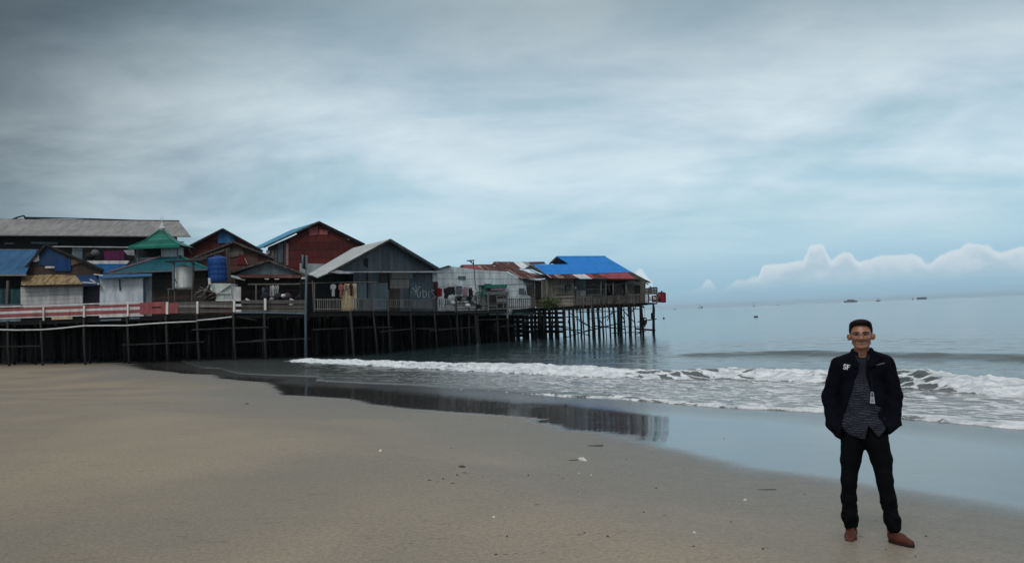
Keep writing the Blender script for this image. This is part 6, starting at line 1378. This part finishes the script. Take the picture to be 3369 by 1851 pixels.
nzz = .0045 * (fbm((X * 190 + 0 * Y + 0 * Z).ravel() + 90, (Y * 45 + Z * 70 + 0 * X).ravel() + 90, 3, 12).reshape(vh.F.shape) - .5)
vh.F = np.maximum(vh.F + nzz, cut.astype(np.float32)).astype(np.float32)
mh, nt = mat_new('black_hair'); gp = nt.nodes.new('ShaderNodeTexCoord').outputs['Object']
mp = nd(nt, 'ShaderNodeMapping', {'Scale': (1, .25, .6)}); nt.links.new(gp, mp.inputs['Vector']); hn = noise(nt, mp.outputs[0], 420, 3, .6)
b = nd(nt, 'ShaderNodeBsdfPrincipled', {'Base Color': mixc(nt, hn, (.0025, .002, .002), (.009, .008, .008)), 'Roughness': .6}); b.inputs['Specular IOR Level'].default_value = .08; bm_ = nd(nt, 'ShaderNodeBump', {'Strength': .8, 'Distance': .004, 'Height': hn}); nt.links.new(bm_.outputs[0], b.inputs['Normal']); finish(nt, b)
vol_obj('hair', vh, mh, man, 1, STR)
# eyes, brows, teeth
M_EYEW = surf('eye_white', (.085, .065, .055), .02, rough=.3); M_IRIS = surf('dark_iris', (.012, .008, .006), .02, rough=.2); M_TEETH = surf('teeth', (.36, .29, .23), .05, rough=.4)
def W_(t_): return p0 + MR @ Vector(STR(t_))
mbE = MB()
for s_ in (-1, 1):
    MB().lathe(W_(C(s_ * .031, -.080, .1000)), [(.0115 * math.sin(a), .0115 * (1 - math.cos(a)) * .95) for a in np.linspace(.15, 3.0, 10)], 16).build('eye', M_EYEW, man, True)
    e = MB().lathe(W_(C(s_ * .031, -.0895, .1065)), [(.0045 * math.sin(a), .0045 * (1 - math.cos(a))) for a in np.linspace(.15, 3.0, 6)], 12).build('iris', M_IRIS, man, True)
    MB().tube([W_(C(s_ * .011, -.0925, .1240)), W_(C(s_ * .022, -.0935, .1275)), W_(C(s_ * .036, -.0905, .1295)), W_(C(s_ * .054, -.077, .1245))], [.0030, .0046, .0042, .0015], 6).build('eyebrow', mh, man, True)
    MB().tube([W_(C(s_ * .016, -.0905, .1085)), W_(C(s_ * .031, -.0945, .1135)), W_(C(s_ * .047, -.0805, .1085))], [.0018, .0028, .0016], 6).build('lash_shadow', M_IRIS, man, True)  # near-black bar stands for lashes and the shadow at the lid
mbE = MB()
for (xa, za), (xb, zb) in zip(arc_[:-1], arc_[1:]):
    f_ = lambda x, z, dz_: W_(C(x * .78, -.0955 + abs(x) * .45, z + dz_)); mbE.prism([f_(xa, za, .0042), f_(xb, zb, .0042), f_(xb, zb, -.0030), f_(xa, za, -.0030)], (0, .004, 0))
mbE.build('teeth', M_TEETH, man)
# glasses
ml_, nt = mat_new('spectacle_lens'); g1 = nd(nt, 'ShaderNodeBsdfTransparent', {'Color': (.985, .99, .99, 1)}); g2 = nd(nt, 'ShaderNodeBsdfGlossy', {'Roughness': .05}); mx = nd(nt, 'ShaderNodeMixShader', {0: .01}); nt.links.new(g1.outputs[0], mx.inputs[1]); nt.links.new(g2.outputs[0], mx.inputs[2]); finish(nt, mx)
M_RIM = surf('thin_metal_rim', (.16, .14, .13), .05, rough=.35)
gl = MB(); 
for s_ in (-1, 1):
    ring = [W_(C(s_ * (.032 + .0245 * math.copysign(abs(math.cos(a)) ** .55, math.cos(a))), -.112 + .010 * abs(math.cos(a)) * (1 if math.cos(a) > 0 else 0), .107 + .0145 * math.copysign(abs(math.sin(a)) ** .6, math.sin(a)))) for a in np.linspace(0, 6.283, 25)]
    gl.tube(ring, .0011, 5); gl.tube([W_(C(s_ * .0565, -.102, .113)), W_(C(s_ * .076, -.06, .113)), W_(C(s_ * .084, .01, .105))], .0013, 5)
gl.tube([W_(C(-.0085, -.112, .112)), W_(C(0, -.116, .114)), W_(C(.0085, -.112, .112))], .0012, 5)
g = gl.build('glasses', M_RIM, man, True)
for s_ in (-1, 1): MB().prism([W_(C(s_ * (.032 + .023 * math.cos(a)), -.1115, .107 + .0135 * math.sin(a))) for a in np.linspace(0, 6.0, 16)], (0, .0008, 0)).build('lens', ml_, g)

# jacket
def zl(xpts):                                                  # x limits of the opening as functions of height
    q = sorted((H(a, b_)[2], H(a, b_)[0]) for a, b_ in xpts); zz = np.array([t_[0] for t_ in q]); xx = np.array([t_[1] for t_ in q]); return lambda z_: np.interp(z_, zz, xx)
XL = zl([(2824, 1175), (2826, 1215), (2815, 1240), (2800, 1290), (2790, 1320), (2775, 1360), (2768, 1400), (2766, 1450)])
XR = zl([(2852, 1172), (2850, 1190), (2848, 1225), (2857, 1260), (2872, 1300), (2882, 1335), (2890, 1370), (2920, 1405), (2925, 1450)])
vj = Vol(lin(-.42, .30, .0058), lin(-.21, .19, .0058), lin(H(2840, 1455)[2] - .03, H(2840, 1128)[2], .0058))
vj.chain([(H(2790, 1213), .085), (H(2886, 1207), .085)], .05, .95)
vj.chain([(H(2838, 1222), .150), (H(2840, 1310), .158), (H(2845, 1400), .185), (H(2846, 1445), .188)], .05, .72)
vj.cone(H(2760, 1195), H(2838, 1172), .052, .062, .05); vj.cone(H(2914, 1188), H(2838, 1170), .052, .062, .05)
vj.chain([(H(2757, 1203), .066), (H(2731, 1305, .03), .066), (H(2744, 1392, -.02), .062), (H(2768, 1420, -.06), .058)], .022)
vj.chain([(H(2917, 1197), .062), (H(2943, 1300, .03), .061), (H(2938, 1392, -.01), .062), (H(2926, 1408, -.05), .050)], .018)
ringc = H(2836, 1172)
col_ = [(H(2815, 1188, -.105), .016), (H(2804, 1166, -.05), .017), (H(2806, 1152, .01), .017), (H(2822, 1146, .07), .017), (H(2848, 1145, .07), .017), (H(2865, 1150, .01), .018), (H(2868, 1162, -.05), .019), (H(2862, 1188, -.105), .016)]
vj.chain(col_, .012)
for a, b_ in zip(col_[:-1], col_[1:]): vj.cone((a[0][0] * 1.0, a[0][1], a[0][2] - .035), (b_[0][0], b_[0][1], b_[0][2] - .035), .022, .022, .02)
vj.chain([(H(2872, 1158, -.06), .016), (H(2890, 1172, -.07), .018), (H(2878, 1200, -.10), .014)], .02)
X, Y, Z = vj.xs[:, None, None], vj.ys[None, :, None], vj.zs[None, None, :]
wr = .0050 * (fbm((X * 7 + Y * 3 + 0 * Z).reshape(-1) + 40, (Z * 9 + X * 4 + 0 * Y).reshape(-1) + 40, 3, 3).reshape(vj.F.shape) - .5) * 2
wr = wr + .0018 * np.sin((Z * 70 + np.abs(X) * 55 + 3 * np.sin(X * 23))) * np.clip((np.abs(X - .0) - .13) / .1, 0, 1)
F_ = vj.F + wr
open_ = np.minimum(np.minimum(X - XL(vj.zs)[None, None, :], XR(vj.zs)[None, None, :] - X), -(Y + .02) + 0 * X + 0 * Z)
F_ = np.maximum(F_, open_)
hem = np.interp(vj.xs, [H(2700, 1400)[0], H(2722, 1412)[0], H(2766, 1442)[0], H(2800, 1448)[0], H(2880, 1446)[0], H(2925, 1426)[0], H(2960, 1400)[0]], [H(2700, 1402)[2], H(2722, 1415)[2], H(2766, 1442)[2], H(2800, 1442)[2], H(2880, 1438)[2], H(2925, 1426)[2], H(2960, 1400)[2]])
F_ = np.maximum(F_, hem[:, None, None] - Z)
# neck hole
nkc = H(2836, 1170); hole = .058 - np.sqrt((X - nkc[0]) ** 2 + (Y - .0) ** 2 + 0 * Z); hole = np.minimum(hole, Z - nkc[2] + .03)
F_ = np.maximum(F_, hole)
vj.F = F_.astype(np.float32)
oj, VJ, FJ = vol_obj('jacket', vj, M_JACK, man, 2)
# shirt
M_SH, nt = mat_new('dark_checked_shirt'); gp = nt.nodes.new('ShaderNodeTexCoord').outputs['Object']; x_, y_, z_ = sep(nt, gp)
wob_ = mt(nt, 'MULTIPLY', noise(nt, gp, 7, 2, .5), .05)
tilt = mt(nt, 'ADD', z_, mt(nt, 'ADD', mt(nt, 'MULTIPLY', x_, .12), wob_))
st1 = sm(nt, mt(nt, 'FRACT', mt(nt, 'MULTIPLY', tilt, 52)), .66, .88); st2 = sm(nt, mt(nt, 'FRACT', mt(nt, 'MULTIPLY', mt(nt, 'ADD', x_, wob_), 90)), .75, .92)
dash = sm(nt, noise(nt, comb(nt, mt(nt, 'MULTIPLY', x_, 60), mt(nt, 'MULTIPLY', z_, 25), 0), 2, 3, .7), .38, .6)
c_ = mixc(nt, mt(nt, 'MULTIPLY', st2, .25), (.016, .018, .027), (.032, .034, .046)); c_ = mixc(nt, mt(nt, 'MULTIPLY', mt(nt, 'MULTIPLY', st1, dash), sm(nt, z_, H(2840, 1245)[2], H(2840, 1222)[2], .75, 0.0)), c_, (.11, .11, .125))
b = nd(nt, 'ShaderNodeBsdfPrincipled', {'Base Color': c_, 'Roughness': .9}); b.inputs['Specular IOR Level'].default_value = .08; finish(nt, b)
vs_ = Vol(lin(-.25, .25, .005), lin(-.17, .15, .005), lin(H(2840, 1450)[2] - .03, H(2840, 1150)[2], .005))
vs_.chain([(H(2806, 1218), .07), (H(2872, 1214), .07)], .05, .95)
vs_.chain([(H(2838, 1222), .135), (H(2842, 1310), .143), (H(2845, 1400), .172), (H(2846, 1445), .176)], .05, .74)
vs_.cone(H(2838, 1174, .0), H(2838, 1200, -.01), .070, .085, .02)
vs_.chain([(H(2856, 1168, -.075), .010), (H(2858, 1186, -.095), .013)], .008); vs_.chain([(H(2818, 1172, -.075), .009), (H(2824, 1190, -.10), .011)], .008)
X, Y, Z = vs_.xs[:, None, None], vs_.ys[None, :, None], vs_.zs[None, None, :]
F_ = vs_.F + .004 * np.sin(X * 38 + Z * 14 + 2 * np.sin(Z * 11)) + .003 * np.sin(Z * 60 - X * 30)
hx = [(2740, 1385), (2766, 1401), (2790, 1420), (2812, 1429), (2843, 1436), (2846, 1436), (2856, 1393), (2858, 1393), (2876, 1416), (2890, 1431), (2918, 1403), (2940, 1380)]
F_ = np.maximum(F_, np.interp(vs_.xs, [H(*q)[0] for q in hx], [H(*q)[2] for q in hx])[:, None, None] - Z)
nk2 = H(2836, 1170); F_ = np.maximum(F_, np.minimum(.054 - np.sqrt((X - nk2[0]) ** 2 + (Y + .0) ** 2), Z - nk2[2] + .018 - .35 * Y))
vs_.F = F_.astype(np.float32); vol_obj('shirt', vs_, M_SH, man, 1)
# trousers
vt = Vol(lin(-.30, .34, .0058), lin(-.18, .17, .0058), lin(.02, H(2840, 1395)[2], .0058))
vt.chain([(H(2822, 1412), .120), (H(2868, 1412), .120)], .05, .85)
vt.chain([(H(2807, 1446), .098), (H(2799, 1510), .078), (H(2793, 1580, -.01), .060), (H(2793, 1640), .058), (H(2796, 1695), .062), (H(2799, 1722, .01), .058)], .025, 1.05)
vt.chain([(H(2881, 1446), .100), (H(2900, 1510, -.01), .080), (H(2911, 1580, -.03), .062), (H(2922, 1640, -.03), .060), (H(2934, 1705, -.03), .059), (H(2940, 1728, -.03), .060)], .025, 1.05)
X, Y, Z = vt.xs[:, None, None], vt.ys[None, :, None], vt.zs[None, None, :]
lowz = H(2840, 1600)[2]; kf = .25 + .75 * np.clip((lowz - Z) / .25 + .3, 0, 1)
F_ = vt.F + kf * (.0035 * np.sin(Z * 55 + 5 * np.sin(X * 19 + Z * 4) + Y * 30) + .0022 * np.sin(Z * 88 + X * 75 + 3 * np.sin(Z * 23)))
hemz = -.024 + np.where(X < H(2860, 1700)[0], H(2797, 1728)[2] + .16 * (X - H(2784, 1738)[0]), H(2940, 1741)[2] - .02 * X + .35 * Y * 0)
hemz = hemz + .35 * (Y + .0) * -1 * .6
vt.F = np.maximum(F_, hemz - Z).astype(np.float32); vol_obj('trousers', vt, M_TROU, man, 1)
# shoes
M_SHOE = fabric('brown_leather', (.085, .030, .022), .5, 300, 20, .2); M_SOLE = surf('dark_rubber_sole', (.03, .016, .012), .2)
for (hx_, hy, tx, ty) in ((H(2801, 1745)[0], .035, H(2795, 1760)[0] - .0, -.165), (H(2938, 1745)[0], .0, H(2938, 1745)[0] + .118, -.115)):
    d_ = Vector((tx - hx_, ty - hy, 0)); 
    vo_ = Vol(lin(min(hx_, tx) - .07, max(hx_, tx) + .07, .0045), lin(min(hy, ty) - .07, max(hy, ty) + .07, .0045), lin(-.012, .19, .0045))
    vo_.cone((hx_, hy, .045), (hx_ + d_.x * .45, hy + d_.y * .45, .040), .040, .043, .02); vo_.cone((hx_ + d_.x * .45, hy + d_.y * .45, .034), (tx, ty, .024), .044, .030, .02); vo_.cone((hx_, hy, .05), (hx_ + .0, hy + .005, .135), .042, .044, .02)
    vo_.F = np.maximum(vo_.F, .012 - vo_.zs[None, None, :]).astype(np.float32)
    s_o, _, _ = vol_obj('shoe', vo_, M_SHOE, man, 1)
    vq = Vol(vo_.xs, vo_.ys, lin(-.02, .03, .004)); vq.cone((hx_, hy, .01), (hx_ + d_.x * .45, hy + d_.y * .45, .01), .041, .045, .02); vq.cone((hx_ + d_.x * .45, hy + d_.y * .45, .01), (tx, ty, .01), .045, .032, .02)
    vq.F = np.maximum(np.maximum(vq.F, vq.zs[None, None, :] - .014), -.006 - vq.zs[None, None, :]).astype(np.float32); vol_obj('sole', vq, M_SOLE, s_o, 0)
# lettering and marks follow the jacket surface
bvh = BVHTree.FromPolygons([tuple(q) for q in VJ @ np.array(MR).T], FJ.tolist())
def onj(px, py, off=.003):
    q = MR @ Vector(H(px, py, -.12)); org = Vector((0, 0, HC)) - p0; dd = (Vector(q) - org).normalized()
    hit = bvh.ray_cast(org, dd)[0]
    if hit is None: hit = Vector(q)
    return p0 + hit - dd * off
def rib(mb, pts, w_, k):
    for a, b_ in zip(pts[:-1], pts[1:]):
        a, b_ = Vector(a), Vector(b_); t_ = (b_ - a).normalized(); n_ = Vector((-t_.y, t_.x)) * w_ / 2; a = a - t_ * w_ * .3; b_ = b_ + t_ * w_ * .3
        mb.prism([onj(*k(*(a + n_))), onj(*k(*(b_ + n_))), onj(*k(*(b_ - n_))), onj(*k(*(a - n_)))], (0, .002, 0))
kT = lambda x, y: (2650 + x / 4.043, 1120 + y / 4.043)
M_LET = surf('white_stitching', (.75, .75, .76), .03)
mb = MB(); rib(mb, [(545, 326), (535, 317), (520, 316), (512, 328), (518, 342), (532, 350), (538, 364), (528, 376), (514, 376), (506, 364)], 10, kT)
rib(mb, [(560, 320), (553, 382)], 11, kT); rib(mb, [(560, 324), (590, 328)], 10, kT); rib(mb, [(557, 348), (580, 352)], 9, kT); mb.build('lettering', M_LET, oj)
mb = MB(); rib(mb, [(947, 322), (975, 318), (1005, 306), (1050, 298)], 7, kT); mb.build('chest_mark', surf('grey_stitching', (.22, .22, .23), .1), oj)
# id badge
bd = thing('id_badge', 'pale id card hanging on a dark cord at the man\'s open jacket edge', 'badge', W_(H(2869, 1322, -.16)))
kb = lambda x, y, dd: W_(H(*kT(x, y), -.165 + dd))
MB().prism([kb(872, 680, 0), (kb(906, 680, 0)), kb(926, 836, -.006), kb(858, 828, -.006)], (0, .002, 0)).build('card', surf('card_white', (.38, .39, .43), .1), bd)
for y0_, y1_ in ((690, 745), (800, 806), (776, 781)):
    f_ = lambda y: (872 - (y - 680) * .09 + 8, 906 + (y - 680) * .13 - 8)
    MB().prism([kb(f_(y0_)[0], y0_, -.007), kb(f_(y0_)[1], y0_, -.007), kb(f_(y1_)[1], y1_, -.010), kb(f_(y1_)[0], y1_, -.010)], (0, .001, 0)).build('print', surf('card_print', (.08, .085, .13), .2), bd)
MB().tube([kb(889, 682, 0), kb(884, 560, .02), kb(870, 420, .03)], .0035, 5).build('cord', surf('navy_cord', (.004, .004, .010), .1), bd)
mb = MB()
for x, y in ((805, 545), (825, 725), (840, 908)): mb.lathe(kb(x, y, .01), [(.001, -.006), (.005, -.004), (.005, .004), (.001, .006)], 8)

# ------------------------------------------------------------------ hazy sea air
mz, nt = mat_new('sea_air')
vol = nd(nt, 'ShaderNodeVolumePrincipled', {'Color': (.80, .92, 1.0, 1), 'Density': 0.00008})
vol.inputs['Anisotropy'].default_value = .2
o_ = nt.nodes.new('ShaderNodeOutputMaterial'); nt.links.new(vol.outputs[0], o_.inputs['Volume'])
mz.cycles.homogeneous_volume = True if hasattr(mz.cycles, 'homogeneous_volume') else None
o = MB().box((0, 5500, 11), (27000, 14000, 30)).build('haze', mz); o['kind'] = 'stuff'
